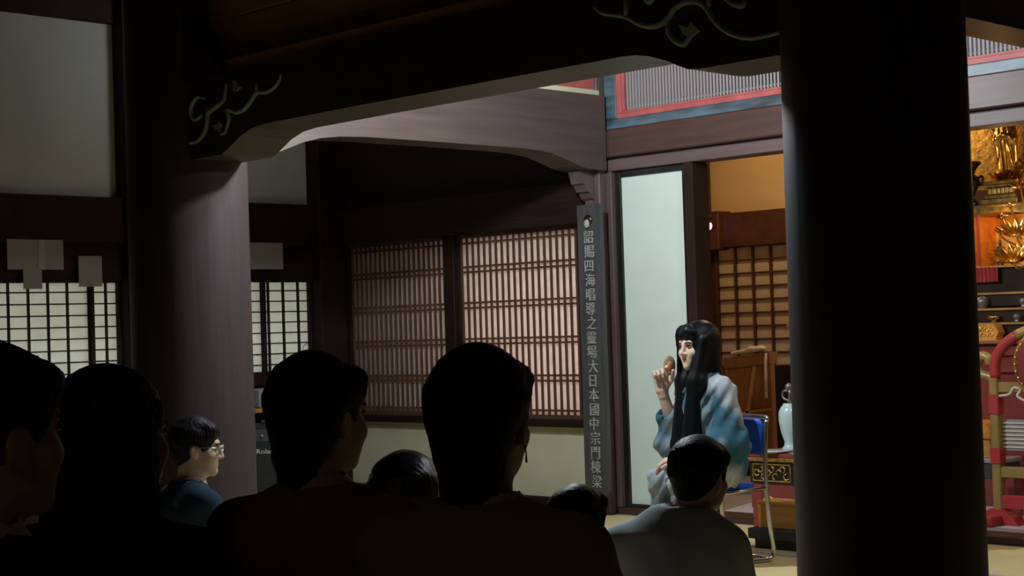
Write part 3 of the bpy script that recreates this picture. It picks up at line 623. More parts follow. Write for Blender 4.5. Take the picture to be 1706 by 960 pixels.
vs_ = empty('altar_vase', (-5.255, 7.33, 0.470)); tag(vs_, 'pale celadon vase on the red offering desk', 'vase')
MB().lathe([(0.001, 0), (0.048, 0), (0.05, 0.012), (0.036, 0.03), (0.033, 0.05), (0.05, 0.10), (0.062, 0.17), (0.060, 0.215), (0.045, 0.245), (0.036, 0.252), (0.036, 0.26), (0.03, 0.262), (0.001, 0.25)], (0, 0, 0), 28).build('body', 'celadon', vs_)
tag(MB().lathe([(0.001, 0), (0.06, 0), (0.092, 0.010), (0.092, 0.014), (0.001, 0.008)], (-5.265, 7.19, 0.470), 28).build('white_dish', 'celadon'), 'small pale dish in front of the celadon vase', 'dish')
orn = MB()
orn.tube(spline([(0, 0, 0.245), (-0.005, 0, 0.275), (-0.03, 0, 0.285), (-0.045, 0, 0.305), (-0.035, 0, 0.33), (-0.01, 0, 0.328)], 5), 0.006, 8).tube([(0, 0, 0.25), (0.006, 0, 0.31), (0.004, 0, 0.345)], 0.009, 8).ball((0.0, 0, 0.352), (0.02, 0.02, 0.022))
orn.build('curled_stopper', 'grey_metal', vs_)

bb = empty('low_black_box', (-4.98, 6.93, 0)); tag(bb, 'low dark stand box on the mats beside the chair', 'box')
MB().bbox(-0.22, 0.22, -0.09, 0.10, 0.05, 0.105, 0.004).build('top', 'darkbox', bb); MB().bbox(-0.19, 0.19, -0.07, 0.08, 0.0, 0.05, 0.003).build('base', 'black_lacquer', bb)
ob = empty('orange_wood_box', (-5.02, 6.94, 0.105)); tag(ob, 'orange wooden box standing on the low dark stand', 'box')
MB().bbox(-0.125, 0.125, -0.07, 0.07, 0.0, 0.135, 0.005).build('body', 'orangewood', ob); MB().bbox(-0.13, 0.13, -0.075, 0.075, 0.125, 0.142, 0.004).build('lid', 'orangewood', ob)
for sx in (-0.118, 0.118): MB().bbox(sx - 0.008, sx + 0.008, -0.074, -0.069, 0.0, 0.125, 0.001).build('corner_strip', 'gold_orange', ob)

# ---- reading stand and gilt ornament just inside the opening
lt = empty('reading_stand', (-6.545, 8.70, 0.03)); tag(lt, 'honey brown wooden reading stand behind the blue chair', 'stand')
MB().prism([(-0.19, 0.30), (0.18, 0.30), (0.165, 0.905), (-0.185, 0.87)], 'y', -0.012, 0.012).build('panel', 'lectern', lt)
MB().prism([(-0.20, 0.845), (0.19, 0.875), (0.19, 0.955), (-0.20, 0.915)], 'y', -0.03, 0.05).build('top_board', 'lectern', lt)
for sx in (-0.19, 0.175): MB().bbox(sx - 0.014, sx + 0.014, -0.02, 0.02, 0.0, 0.90, 0.003).build('leg', 'lectern', lt)
for sx in (-0.19, 0.175): MB().bbox(sx - 0.016, sx + 0.016, -0.10, 0.13, 0.01, 0.035, 0.003).build('foot', 'lectern', lt)
MB().obox((0.01, -0.024, 0.66), (0.045, 0, 0.20), (0.010, 0, -0.003), (0, 0.008, 0)).build('brace', 'orangewood', lt)
MB().obox((0.0, -0.024, 0.555), (0.18, 0, 0.022), (0, 0.008, 0), (-0.001, 0, 0.008)).build('cross_rail', 'orangewood', lt)
cl = Field().u(rcone((-0.13, 0, 0.012), (0.10, 0, 0.022), 0.014, 0.020, (1, 0.4, 1))).u(rcone((0.02, 0, 0.03), (0.14, -0.02, 0.02), 0.018, 0.010, (1, 0.4, 1)), 0.01)
clo = skins('folded_cloth', [(cl, (-0.2, -0.1, -0.03), (0.2, 0.1, 0.07), 0.006, 'cream')], None); clo.location = (-6.545, 8.70, 0.975); clo.rotation_euler = (0, math.radians(-5), 0)
tag(clo, 'rolled cream cloth lying on the brown reading stand', 'cloth')
cd = MB().tube([(-6.375, 8.655, 0.975), (-6.37, 8.635, 0.92), (-6.373, 8.635, 0.68)], [0.008, 0.011, 0.010], 8).build('pink_cord', 'pinkcord'); tag(cd, 'pale pink cord hanging down from the rolled cloth', 'cord')

go = empty('gilt_lantern_stand', (-5.725, 8.18, 0.04)); tag(go, 'gilt lantern box on a slim red stand beside the dark pillar', 'lantern')
MB().bbox(-0.012, 0.012, -0.012, 0.012, 0.02, 0.87, 0.003).build('pole', 'maroon', go); MB().lathe([(0.10, 0), (0.10, 0.015), (0.02, 0.03)], (0, 0, 0), 20).build('base', 'maroon', go)
MB().bbox(-0.085, 0.085, -0.05, 0.05, 0.985, 1.10, 0.004).build('body', 'gold_orange', go)
MB().bbox(-0.10, 0.10, -0.065, 0.065, 1.10, 1.125, 0.004).build('lid', 'maroon', go); MB().bbox(-0.092, 0.092, -0.058, 0.058, 0.965, 0.985, 0.003).build('tray', 'maroon', go)
fr = MB()
for j in range(12): fr.tube([(-0.06 + 0.04 * (j % 4) + 0.013 * math.cos(j + t * 0.8), -0.052, 1.012 + 0.03 * (j // 4) + 0.012 * math.sin(j + t * 0.8)) for t in range(7)], 0.0035, 5)
fr.build('carving', 'gold_old', go)
MB().prism([(-0.06, 0.965), (0.06, 0.965), (0.05, 0.89), (0.03, 0.868), (0.0, 0.86), (-0.03, 0.868), (-0.05, 0.89)], 'y', -0.045, 0.045).build('pendant_panel', 'gold_orange', go)

# small lamp with a pink light hung from the sanctuary tie beam
pk = empty('ceiling_camera', (-7.495, 9.50, 1.91)); tag(pk, 'small round device glowing pink on the sanctuary tie beam', 'lamp')
MB().lathe([(0.001, -0.03), (0.03, -0.025), (0.042, 0), (0.03, 0.03), (0.001, 0.034)], (0, 0, 0), 18).build('housing', 'darkbox', pk)
o = MB().tube([(0.027 * math.cos(t * 0.42 + 2.0), 0, 0.027 * math.sin(t * 0.42 + 2.0)) for t in range(13)], 0.011, 8).build('light_ring', 'pinkled', pk); o.location = (0.025, -0.035, -0.002); o.rotation_euler = (0, 0, math.radians(35))
MB().tube([(0, 0, 0.03), (0, 0.02, 0.07), (0, 0.10, 0.07)], 0.009, 8).build('mount', 'grey_metal', pk)

# ================================================================== altar
al = empty('altar', (-4.6, 9.15, 0.04)); tag(al, 'stepped dark altar with gilt edges filling the sanctuary', 'altar')
AX0, AX1 = -0.85, 1.30
MB().bbox(AX0, AX1, -0.36, 0.48, 0.0, 0.97, 0.006).build('cabinet', 'maroon', al)
MB().bbox(AX0 - 0.02, AX1 + 0.02, -0.40, 0.48, 0.97, 0.992, 0.004).build('shelf_board', 'lectern', al)
MB().bbox(AX0, AX1, -0.385, -0.36, 0.80, 0.83, 0.003).bbox(AX0, AX1, -0.385, -0.36, 0.90, 0.93, 0.003).build('moulding', 'maroon', al)
for k, (y, z) in enumerate(((-0.27, 1.095), (-0.22, 1.182), (-0.17, 1.278))):
    MB().bbox(AX0, AX1, y, 0.48, z - 0.085, z - 0.014, 0.003).build('riser', 'riser', al)
    MB().bbox(AX0, AX1, y - 0.015, 0.48, z - 0.014, z, 0.003).build('shelf_board', 'lacquer_tan', al)
MB().bbox(AX0, AX1, -0.05, 0.48, 1.278, 1.43, 0.003).build('riser', 'riser', al)
MB().bbox(AX0, AX1, -0.075, 0.48, 1.43, 1.445, 0.003).build('shelf_board', 'gold_old', al)
MB().bbox(AX0, AX1, 0.46, 0.50, 1.445, 3.2, 0.003).build('back_screen', 'gold_old', al)
val = MB(); nv = 26
pts = [(-0.48 + 0.17 * i / nv, -0.088 - 0.008 * math.cos(i * 1.5)) for i in range(nv + 1)]
val.prism(pts + [(x, y + 0.004) for x, y in pts[::-1]], 'z', 1.345, 1.435)
o = val.build('altar_cloth', 'crimson'); o.location = (-4.6, 9.15, 0.04); tag(o, 'crimson pleated cloth hanging on the altar under the lit niche', 'cloth')

# lit niche with its small dark figure
ni = empty('shrine_niche', (-4.96, 9.32, 1.485)); tag(ni, 'small orange-lit shrine niche under the gilded statue', 'shrine')
MB().bbox(-0.19, 0.20, 0.10, 0.12, 0.0, 0.33, 0.003).build('back_panel', 'gold_orange', ni)
MB().bbox(-0.20, -0.165, -0.13, 0.12, 0.0, 0.33, 0.003).build('side_post', 'gold_orange', ni); MB().bbox(0.17, 0.20, -0.13, 0.12, 0.0, 0.33, 0.003).build('side_post', 'gold_old', ni)
MB().bbox(-0.15, -0.135, -0.14, -0.125, 0.0, 0.33, 0.002).build('red_post', 'red', ni)
arch = [(-0.20, 0.37), (-0.20, 0.31), (-0.13, 0.325), (-0.06, 0.335), (0.0, 0.338), (0.06, 0.335), (0.13, 0.325), (0.20, 0.31), (0.20, 0.37)]
MB().prism(arch, 'y', -0.145, 0.12).build('arched_top', 'gold_old', ni)
MB().bbox(-0.23, 0.23, -0.16, 0.12, 0.37, 0.385, 0.003).build('cornice', 'lacquer_tan', ni)
def figure(name, mat_, loc, h, label, halo=True):
    """small standing robed figure on a lotus base"""
    f = Field().u(rcone((0, 0, 0.02), (0, 0, 0.45), 0.13, 0.10, (1, 1.4, 1))).u(rcone((0, 0, 0.45), (0, 0, 0.68), 0.11, 0.12, (1, 1.5, 1)), 0.06)
    f.u(rcone((-0.11, 0, 0.70), (-0.15, -0.03, 0.50), 0.055, 0.05), 0.04).u(rcone((0.11, 0, 0.70), (0.15, -0.03, 0.50), 0.055, 0.05), 0.04)
    f.u(rcone((-0.15, -0.03, 0.50), (-0.02, -0.12, 0.58), 0.045, 0.03), 0.03).u(rcone((0.15, -0.03, 0.50), (0.02, -0.12, 0.58), 0.045, 0.03), 0.03)
    f.u(rcone((-0.14, -0.03, 0.50), (-0.17, 0, 0.15), 0.04, 0.03, (1, 1, 1)), 0.05).u(rcone((0.14, -0.03, 0.50), (0.17, 0, 0.15), 0.04, 0.03), 0.05)
    f.u(rcone((0, 0, 0.74), (0, 0, 0.82), 0.045, 0.045), 0.03).u(ell((0, -0.01, 0.89), (0.068, 0.075, 0.09)), 0.02).u(ell((0, 0.01, 0.985), (0.035, 0.035, 0.035)), 0.02)
    f.disp(lambda P: 0.008 * np.sin(70 * P[:, 0] + 8 * P[:, 2]) * (P[:, 2] < 0.7))
    r = empty(name, loc); r.scale = (h, h, h); tag(r, label, 'statue')
    skins('body', [(f, (-0.3, -0.3, -0.02), (0.3, 0.25, 1.05), 0.017, mat_)], None, r)
    return r
stt = figure('gilded_statue', 'gold', (-4.95, 9.30, 2.075), 0.40, 'gilded standing statue with flame halo on tiered pedestal')
hal = [(0.0, -0.05), (0.24, 0.05), (0.34, 0.35), (0.38, 0.7), (0.31, 1.0), (0.16, 1.3), (0.0, 1.55), (-0.16, 1.3), (-0.31, 1.0), (-0.38, 0.7), (-0.34, 0.35), (-0.24, 0.05)]
hb = MB().prism(hal, 'y', 0.20, 0.23)
for k in range(22):
    a = 2 * math.pi * k / 22; cxh, czh = 0.30 * math.sin(a), 0.72 + 0.62 * math.cos(a)
    hb.tube(spline([(cxh, 0.20, czh - 0.05), (cxh * 1.08 + 0.03, 0.18, czh), (cxh * 1.12, 0.19, czh + 0.09)], 3), [0.03] * 6 + [0.005], 6)
hb.build('halo', 'gold_old', stt)
def petals(r0, r1, z, n, h, flat=0.6, tilt=0.5):
    m = MB()
    for k in range(n):
        a = 2 * math.pi * k / n; ca, sa = math.cos(a), math.sin(a); g = []
        for i, (t, wd) in enumerate(((0, 0.45), (0.35, 1.0), (0.7, 0.8), (1.0, 0.05))):
            rr = r0 + (r1 - r0) * t; zz = z + h * (t ** 1.6); hw = wd * math.pi * (r0 + r1) / 2 / n * 0.95
            for s in (-1, 0, 1):
                bow = (0.12 * h if s == 0 else 0)
                g.append((ca * rr - sa * hw * s, sa * rr + ca * hw * s, zz - bow))
        m.add(g, [(i * 3 + j, i * 3 + j + 1, i * 3 + j + 4, i * 3 + j + 3) for i in range(3) for j in range(2)], True)
    return m
petals(0.16, 0.30, -0.10, 14, 0.10).build('lotus_base', 'gold', stt)
petals(0.14, 0.26, -0.13, 12, 0.05).lathe([(0.16, -0.16), (0.2, -0.08), (0.14, 0.02), (0.01, 0.02)], (0, 0, 0), 20).build('lotus_core', 'gold', stt)
pd = MB()
for i, (hw, z0, z1) in enumerate(((0.125, 0.0, 0.035), (0.105, 0.035, 0.06), (0.09, 0.06, 0.105), (0.11, 0.105, 0.125), (0.125, 0.125, 0.145))): pd.bbox(-hw, hw, -hw, hw, z0, z1, 0.004)
pdo = empty('statue_pedestal', (-4.95, 9.30, 1.87)); tag(pdo, 'tiered gilt pedestal under the gilded statue', 'pedestal'); pd.build('tiers', 'gold_old', pdo)
for k in range(6): MB().bbox(-0.085 + 0.029 * k, -0.065 + 0.029 * k, -0.095, -0.088, 0.065, 0.10, 0.002).build('pedestal_panel', 'gold', pdo)
figure('shrine_figurine', 'bronze', (-5.0, 9.27, 1.487), 0.16, 'tiny dark standing figure inside the orange-lit niche')
figure('shrine_figurine', 'bronze', (-4.90, 9.25, 1.487), 0.115, 'tiny dark figure beside the taller one in the niche')

# dark candlestick at the altar's side
cs = empty('black_urn', (-5.15, 9.17, 1.87)); tag(cs, 'black urn with flared lip beside the statue pedestal', 'urn')
MB().lathe([(0.05, 0), (0.062, 0.01), (0.05, 0.03), (0.03, 0.05), (0.05, 0.09), (0.075, 0.14), (0.07, 0.175), (0.04, 0.20), (0.055, 0.235), (0.085, 0.265), (0.085, 0.275), (0.05, 0.26), (0.001, 0.25)], (0, 0, 0), 24).build('body', 'black_lacquer', cs)
for s in (-1, 1): MB().tube(spline([(s * 0.068, 0, 0.17), (s * 0.10, 0, 0.18), (s * 0.10, 0, 0.13), (s * 0.072, 0, 0.125)], 4), 0.008, 6).build('handle', 'black_lacquer', cs)

# gilded lotus sprays
def lotus(loc, blooms, label):
    r = empty('lotus_spray', loc); tag(r, label, 'ornament', 'gilded lotus sprays on the altar')
    MB().lathe([(0.035, 0), (0.04, 0.01), (0.022, 0.03), (0.03, 0.07), (0.036, 0.10), (0.022, 0.13), (0.028, 0.14), (0.001, 0.135)], (0, 0, 0), 18).build('vase', 'gold_old', r)
    MB().tube([(0.02, -0.04, 0.13), (0.022, -0.06, 0.62)], 0.009, 8).build('tall_stem', 'gold', r)
    for (x, y, z, rad, n, up_) in blooms:
        MB().tube(spline([(0, 0, 0.12), (x * 0.2, y * 0.2, 0.12 + (z - 0.12) * 0.5), (x * 0.8, y * 0.8, z - 0.05), (x, y, z)], 6), 0.006, 6).build('stem', 'gold', r)
        b = petals(rad * 0.22, rad, 0, n, up_).build('bloom', 'gold', r); b.location = (x, y, z); b.rotation_euler = (0.35, 0.1, 0)
        c = petals(rad * 0.12, rad * 0.6, 0.008, max(6, n - 4), up_ * 1.3).lathe([(0.001, -0.012), (rad * 0.25, -0.004), (rad * 0.28, 0.012), (0.001, 0.016)], (0, 0, 0), 14).build('bloom_heart', 'gold', r); c.location = (x, y, z); c.rotation_euler = (0.35, 0.1, 0)
    return r
lotus((-4.63, 8.95, 1.318), [(-0.045, -0.13, 0.185, 0.150, 15, 0.05), (-0.02, -0.13, 0.335, 0.118, 13, 0.055), (0.01, -0.12, 0.615, 0.065, 12, 0.03), (-0.135, -0.08, 0.44, 0.04, 9, 0.018), (-0.06, -0.12, 0.50, 0.028, 8, 0.018), (-0.15, -0.1, 0.36, 0.03, 8, 0.02), (0.12, -0.1, 0.42, 0.06, 12, 0.03)], 'tall gilded lotus spray with wide open blooms beside the niche')
# offerings on the altar steps
def urn(loc, s, m, label, prof=None):
    o = MB().lathe([(r * s, z * s) for r, z in (prof or [(0.001, 0), (0.5, 0), (0.55, 0.1), (0.3, 0.25), (0.6, 0.6), (0.72, 0.9), (0.55, 1.15), (0.62, 1.25), (0.001, 1.2)])], (0, 0, 0), 20).build('offering_urn', m); o.location = loc
    tag(o, label, 'urn'); return o
urn((-4.68, 8.93, 1.223), 0.042, 'grey_metal', 'round grey urn on the second altar step')
urn((-4.70, 8.88, 1.137), 0.036, 'grey_metal', 'small grey urn on the lowest altar step')
urn((-4.86, 8.90, 1.137), 0.034, 'brass', 'little brass bowl in the middle of the altar step', [(0.001, 0), (0.6, 0), (0.4, 0.3), (1.1, 0.75), (1.2, 1.1), (1.05, 1.1), (0.001, 0.8)])
urn((-4.965, 8.96, 1.223), 0.05, 'grey_metal', 'pale urn on the altar step nearest the dark pillar', [(0.001, 0), (0.6, 0), (0.5, 0.2), (0.9, 0.6), (0.8, 1.2), (0.3, 1.5), (0.001, 1.5)])
gb = empty('gilt_offering_box', (-4.86, 8.80, 1.032)); tag(gb, 'carved gilt box with scalloped end on the altar ledge', 'box')
MB().prism([(-0.12, 0.0), (0.085, 0.0), (0.085, 0.018), (0.10, 0.045), (0.085, 0.082), (0.07, 0.098), (-0.12, 0.098)], 'y', -0.04, 0.04).build('body', 'gold_orange', gb)
fr = MB()
for j in range(14): fr.tube([(-0.10 + 0.026 * (j % 7) + 0.011 * math.cos(j * 1.7 + t), -0.042, 0.034 + 0.033 * (j // 7) + 0.011 * math.sin(j * 1.7 + t)) for t in range(6)], 0.0035, 5)
fr.build('carving', 'gold', gb)

# ---- drum stand in front of the altar
ds = empty('drum_stand', (-4.36, 8.08, 0.04)); tag(ds, 'carved gilt and red drum stand in front of the altar', 'drum stand')
MB().bbox(-0.085, -0.035, -0.03, 0.03, 0.06, 0.80, 0.006).build('post', 'lacquer_tan', ds); MB().bbox(0.585, 0.635, -0.03, 0.03, 0.06, 0.80, 0.006).build('post', 'lacquer_tan', ds)
for z0, z1 in ((0.60, 0.71), (0.33, 0.42)):
    for x in (-0.06, 0.61): MB().bbox(x - 0.03, x + 0.03, -0.035, 0.035, z0, z1, 0.004).build('red_band', 'red', ds)
for x, sgn in ((-0.06, -1), (0.61, 1)):
    MB().tube(spline([(x, 0, 0.76), (x + sgn * 0.02, 0, 0.80), (x + sgn * 0.08, 0, 0.82), (x + sgn * 0.105, 0, 0.87), (x + sgn * 0.075, 0, 0.92), (x + sgn * 0.035, 0, 0.905), (x + sgn * 0.03, 0, 0.87)], 5), 0.026, 10).build('scroll_arm', 'lacquer_tan', ds)
    MB().tube(spline([(x - sgn * 0.0, 0, 0.80), (x - sgn * 0.01, 0, 0.90), (x - sgn * 0.06, 0, 0.975), (x - sgn * 0.14, 0, 1.03)], 5), 0.030, 10).build('red_rail', 'red', ds)
    MB().prism([(x - 0.13, 0.0), (x + 0.13, 0.0), (x + 0.10, 0.045), (x + 0.04, 0.085), (x - 0.04, 0.085), (x - 0.10, 0.045)], 'y', -0.05, 0.05).build('foot', 'red', ds)
    MB().bbox(x - 0.035, x + 0.035, -0.16, 0.16, 0.0, 0.055, 0.006).build('cross_foot', 'red', ds)
MB().tube(spline([(0.08, 0, 1.03), (0.18, 0, 1.065), (0.275, 0, 1.075), (0.37, 0, 1.065), (0.47, 0, 1.03)], 5), 0.03, 10).build('crest_rail', 'lacquer_tan', ds)
MB().bbox(-0.06, 0.61, -0.02, 0.02, 0.255, 0.315, 0.004).build('lower_rail', 'lacquer_tan', ds); MB().bbox(-0.06, 0.61, -0.022, 0.022, 0.085, 0.16, 0.004).build('base_rail', 'red', ds)
MB().bbox(-0.04, 0.60, -0.018, 0.018, 0.72, 0.775, 0.004).build('upper_rail', 'lacquer_tan', ds)
MB().tube(spline([(-0.03, -0.02, 0.70), (0.03, -0.02, 0.71), (0.06, -0.02, 0.745), (0.10, -0.02, 0.735), (0.08, -0.02, 0.70), (0.14, -0.02, 0.67), (0.2, -0.02, 0.66)], 5), 0.008, 6).build('white_cord', 'cream', ds)
tag(MB().bbox(-0.04, 0.10, 0.02, 0.03, 0.40, 0.57, 0.002).build('sutra_cloth', 'greyplastic', ds), 'grey patterned cloth')
for k in range(7): MB().bbox(-0.035, 0.095, 0.014, 0.020, 0.415 + 0.022 * k, 0.424 + 0.022 * k, 0.001).build('cloth_stripe', 'cream', ds)
dr = empty('hanging_drum', (-4.36 + 0.275, 8.08, 0.915)); tag(dr, 'round drum with gold studded rim hanging in the carved stand', 'drum')
rg = MB().lathe([(0.155, -0.09), (0.175, -0.075), (0.19, 0), (0.175, 0.075), (0.155, 0.09)], (0, 0, 0), 36).build('shell', 'maroon', dr); rg.rotation_euler = (math.pi / 2, 0, 0)
for y in (-0.085, 0.085):
    o = MB().lathe([(0.001, -0.004), (0.15, -0.004), (0.15, 0.004), (0.001, 0.004)], (0, 0, 0), 36).build('drumhead', 'cream', dr); o.rotation_euler = (math.pi / 2, 0, 0); o.location = (0, y, 0)
stud = MB().ball((0, 0, 0), 0.008, 8, 6).mesh('stud')
for k in range(28): link('stud', stud, 'gold', dr, (0.168 * math.cos(k * 2 * math.pi / 28), -0.086, 0.168 * math.sin(k * 2 * math.pi / 28)))
o = MB().tube([(0.18 * math.cos(k * 2 * math.pi / 30), 0, 0.18 * math.sin(k * 2 * math.pi / 30)) for k in range(31)], 0.018, 8).build('gold_ring', 'gold_old', dr); o.location = (0, -0.05, 0)
# gilt box and low table behind the stand
lb = empty('low_table', (-4.66, 8.38, 0.04)); tag(lb, 'low dark red table behind the drum stand', 'table')
MB().bbox(-0.16, 0.16, -0.12, 0.12, 0.31, 0.335, 0.004).build('top', 'greyplastic', lb); MB().bbox(-0.15, 0.15, -0.11, 0.11, 0.22, 0.31, 0.004).build('apron', 'darkbox', lb)
for sx in (-0.14, 0.14):
    for sy in (-0.10, 0.10): MB().bbox(sx - 0.018, sx + 0.018, sy - 0.018, sy + 0.018, 0, 0.22, 0.003).build('leg', 'maroon', lb)
g2 = empty('orange_gilt_box', (-4.68, 8.38, 0.375)); tag(g2, 'orange gilt box with domed lid on the low table', 'box')
MB().bbox(-0.09, 0.09, -0.07, 0.07, 0.0, 0.11, 0.004).build('body', 'orangewood', g2)
MB().prism([(-0.095, 0.11), (0.095, 0.11), (0.095, 0.165), (0.06, 0.195), (0.0, 0.21), (-0.06, 0.195), (-0.095, 0.165)], 'y', -0.075, 0.075).build('lid', 'gold_orange', g2)
MB().bbox(-0.093, 0.093, -0.073, 0.073, 0.10, 0.112, 0.002).build('seam', 'maroon', g2)

# ================================================================== people
def head_field():
    f = Field()
    f.u(ell((0, -0.018, 0.030), (0.074, 0.094, 0.086))).u(ell((0, 0.022, -0.030), (0.060, 0.066, 0.082)), 0.03).u(ell((0, 0.038, -0.072), (0.046, 0.046, 0.036)), 0.03)
    f.u(ell((0, 0.072, -0.098), (0.020, 0.018, 0.016)), 0.02)
    f.u(rcone((-0.032, 0.076, 0.022), (0.032, 0.076, 0.022), 0.012, 0.012), 0.02)
    for s in (-1, 1):
        f.u(ell((s * 0.040, 0.056, -0.030), (0.022, 0.026, 0.022)), 0.025)
        f.cut(ell((s * 0.031, 0.096, 0.003), (0.017, 0.014, 0.010)), 0.012)
        f.u(ell((s * 0.074, -0.008, -0.012), (0.009, 0.019, 0.032), rotm(s * 0.35, 0.2, 0)), 0.008)
        f.cut(ell((s * 0.083, 0.0, -0.008), (0.006, 0.009, 0.016)), 0.006)
    f.u(rcone((0, 0.086, 0.010), (0, 0.104, -0.030), 0.0075, 0.0095), 0.012)
    for s in (-1, 1): f.u(ell((s * 0.011, 0.095, -0.034), (0.008, 0.009, 0.007)), 0.008)
    f.u(rcone((-0.016, 0.083, -0.058), (0.016, 0.083, -0.058), 0.0065, 0.0065), 0.008).u(rcone((-0.013, 0.082, -0.069), (0.013, 0.082, -0.069), 0.007, 0.007), 0.006)
    f.cut(rcone((-0.021, 0.092, -0.063), (0.021, 0.092, -0.063), 0.0028, 0.0028), 0.004)
    return f
HEAD = head_field()

def strands(amp, freq, seed=0.0):
    def d(P):
        a = np.arctan2(P[:, 0], P[:, 1] + 0.03)
        return amp * np.clip(np.hypot(P[:, 0], P[:, 1] + 0.03) / 0.07 - 0.25, 0, 1) * (np.sin(freq * a + 9 * np.sin(7 * P[:, 2] + seed)) + 0.6 * np.sin(freq * 2.3 * a + 5 * np.sin(11 * P[:, 2] + 2 * seed)))
    return d
def hair_field(style, seed=0.0):
    f = Field()
    if style in ('short', 'bowl', 'nape'):
        big = {'short': 0.98, 'bowl': 1.0, 'nape': 0.99}[style]
        f.u(ell((0, -0.022, 0.036), (0.092 * big, 0.112 * big, 0.100 * big)))
        f.u(ell((0, -0.050, -0.035), (0.056, 0.058, 0.076)), 0.03)
        f.u(rcone((-0.045, 0.052, 0.072), (0.045, 0.052, 0.072), 0.026, 0.026), 0.03)
        if style == 'nape': f.u(rcone((0, -0.048, -0.04), (0, -0.050, -0.130), 0.064, 0.054), 0.03)
        f.disp(strands(0.0016, 52, seed)); f.disp(lambda P: 0.0035 * np.sin(31 * P[:, 0] + 5 * seed + 2 * np.sin(40 * P[:, 2])) * np.sin(27 * P[:, 1] + seed + 23 * P[:, 2]))
        # hairline: over the brow, in front of the ears and around them, tapering at the nape
        f.cut(half((0, -1.0, 0.62), -0.056), 0.012)
        for s in (-1, 1): f.cut(ell((s * 0.088, 0.006, -0.020), (0.030, 0.028, 0.036)), 0.01)
        f.cut(half((0, 0.25, 1.0), -0.108), 0.02) if False else f.keep(half((0, 0.25, -1.0), {'bowl': 0.090, 'nape': 0.155, 'short': 0.068}[style]), 0.03)
        f.cut(ell((0, 0.02, -0.105), (0.10, 0.085, 0.06)), 0.02)
    elif style == 'long':
        f.u(ell((0, -0.022, 0.036), (0.090, 0.108, 0.098)))
        f.u(rcone((0, -0.05, 0.0), (0, -0.085, -0.26), 0.088, 0.085, (1, 1.15, 1)), 0.03)
        for s in (-1, 1): f.u(rcone((s * 0.070, -0.005, 0.0), (s * 0.085, -0.02, -0.24), 0.030, 0.040), 0.03)
        f.disp(strands(0.0025, 30, seed))
        f.cut(half((0, -1.0, 0.62), -0.056), 0.012) if False else f.cut(ell((0, 0.100, -0.045), (0.062, 0.075, 0.088)), 0.012)
    return f

def hand_field(f, wr, u, n, t, curl=(0.5, 0.5, 0.5, 0.5), thumb=0.6, s=1.0, spread=0.0):
    """palm and five fingers; u = wrist to knuckles, n = palm side, t = thumb side"""
    wr, u, n, t = (np.array(v, float) for v in (wr, u, n, t)); u /= np.linalg.norm(u)
    n = n - u * (n @ u); n /= np.linalg.norm(n); t = t - u * (t @ u) - n * (t @ n); t /= np.linalg.norm(t)
    offs = (0.031, 0.0105, -0.010, -0.029); lens = (0.070, 0.077, 0.071, 0.055)
    for o in offs: f.u(rcone(wr + u * 0.004 * s + t * o * 0.55 * s, wr + u * 0.084 * s + t * o * s, 0.0155 * s, 0.0115 * s), 0.014)
    for o, L, c in zip(offs, lens, curl):
        p = wr + u * 0.086 * s + t * o * s; a = 0.0; r = 0.0092 * s
        for k, fr in enumerate((0.44, 0.31, 0.25)):
            a += c * (0.9, 1.15, 0.8)[k]; d = u * math.cos(a) + n * math.sin(a) + t * (o * spread)
            q = p + d * L * fr * s; f.u(rcone(p, q, r, r * 0.92), 0.0035); p = q; r *= 0.92
    p = wr + u * 0.022 * s + t * 0.026 * s; d = u * 0.62 + t * 0.62 + n * 0.45 * thumb; d /= np.linalg.norm(d)
    q = p + d * 0.046 * s; f.u(rcone(p, q, 0.0150 * s, 0.0112 * s), 0.012); d2 = u * 0.92 + n * 0.55 * thumb + t * 0.12; d2 /= np.linalg.norm(d2)
    q2 = q + d2 * 0.032 * s; f.u(rcone(q, q2, 0.0108 * s, 0.0095 * s), 0.004); f.u(rcone(q2, q2 + d2 * 0.022 * s, 0.0095 * s, 0.008 * s), 0.003)
    return f

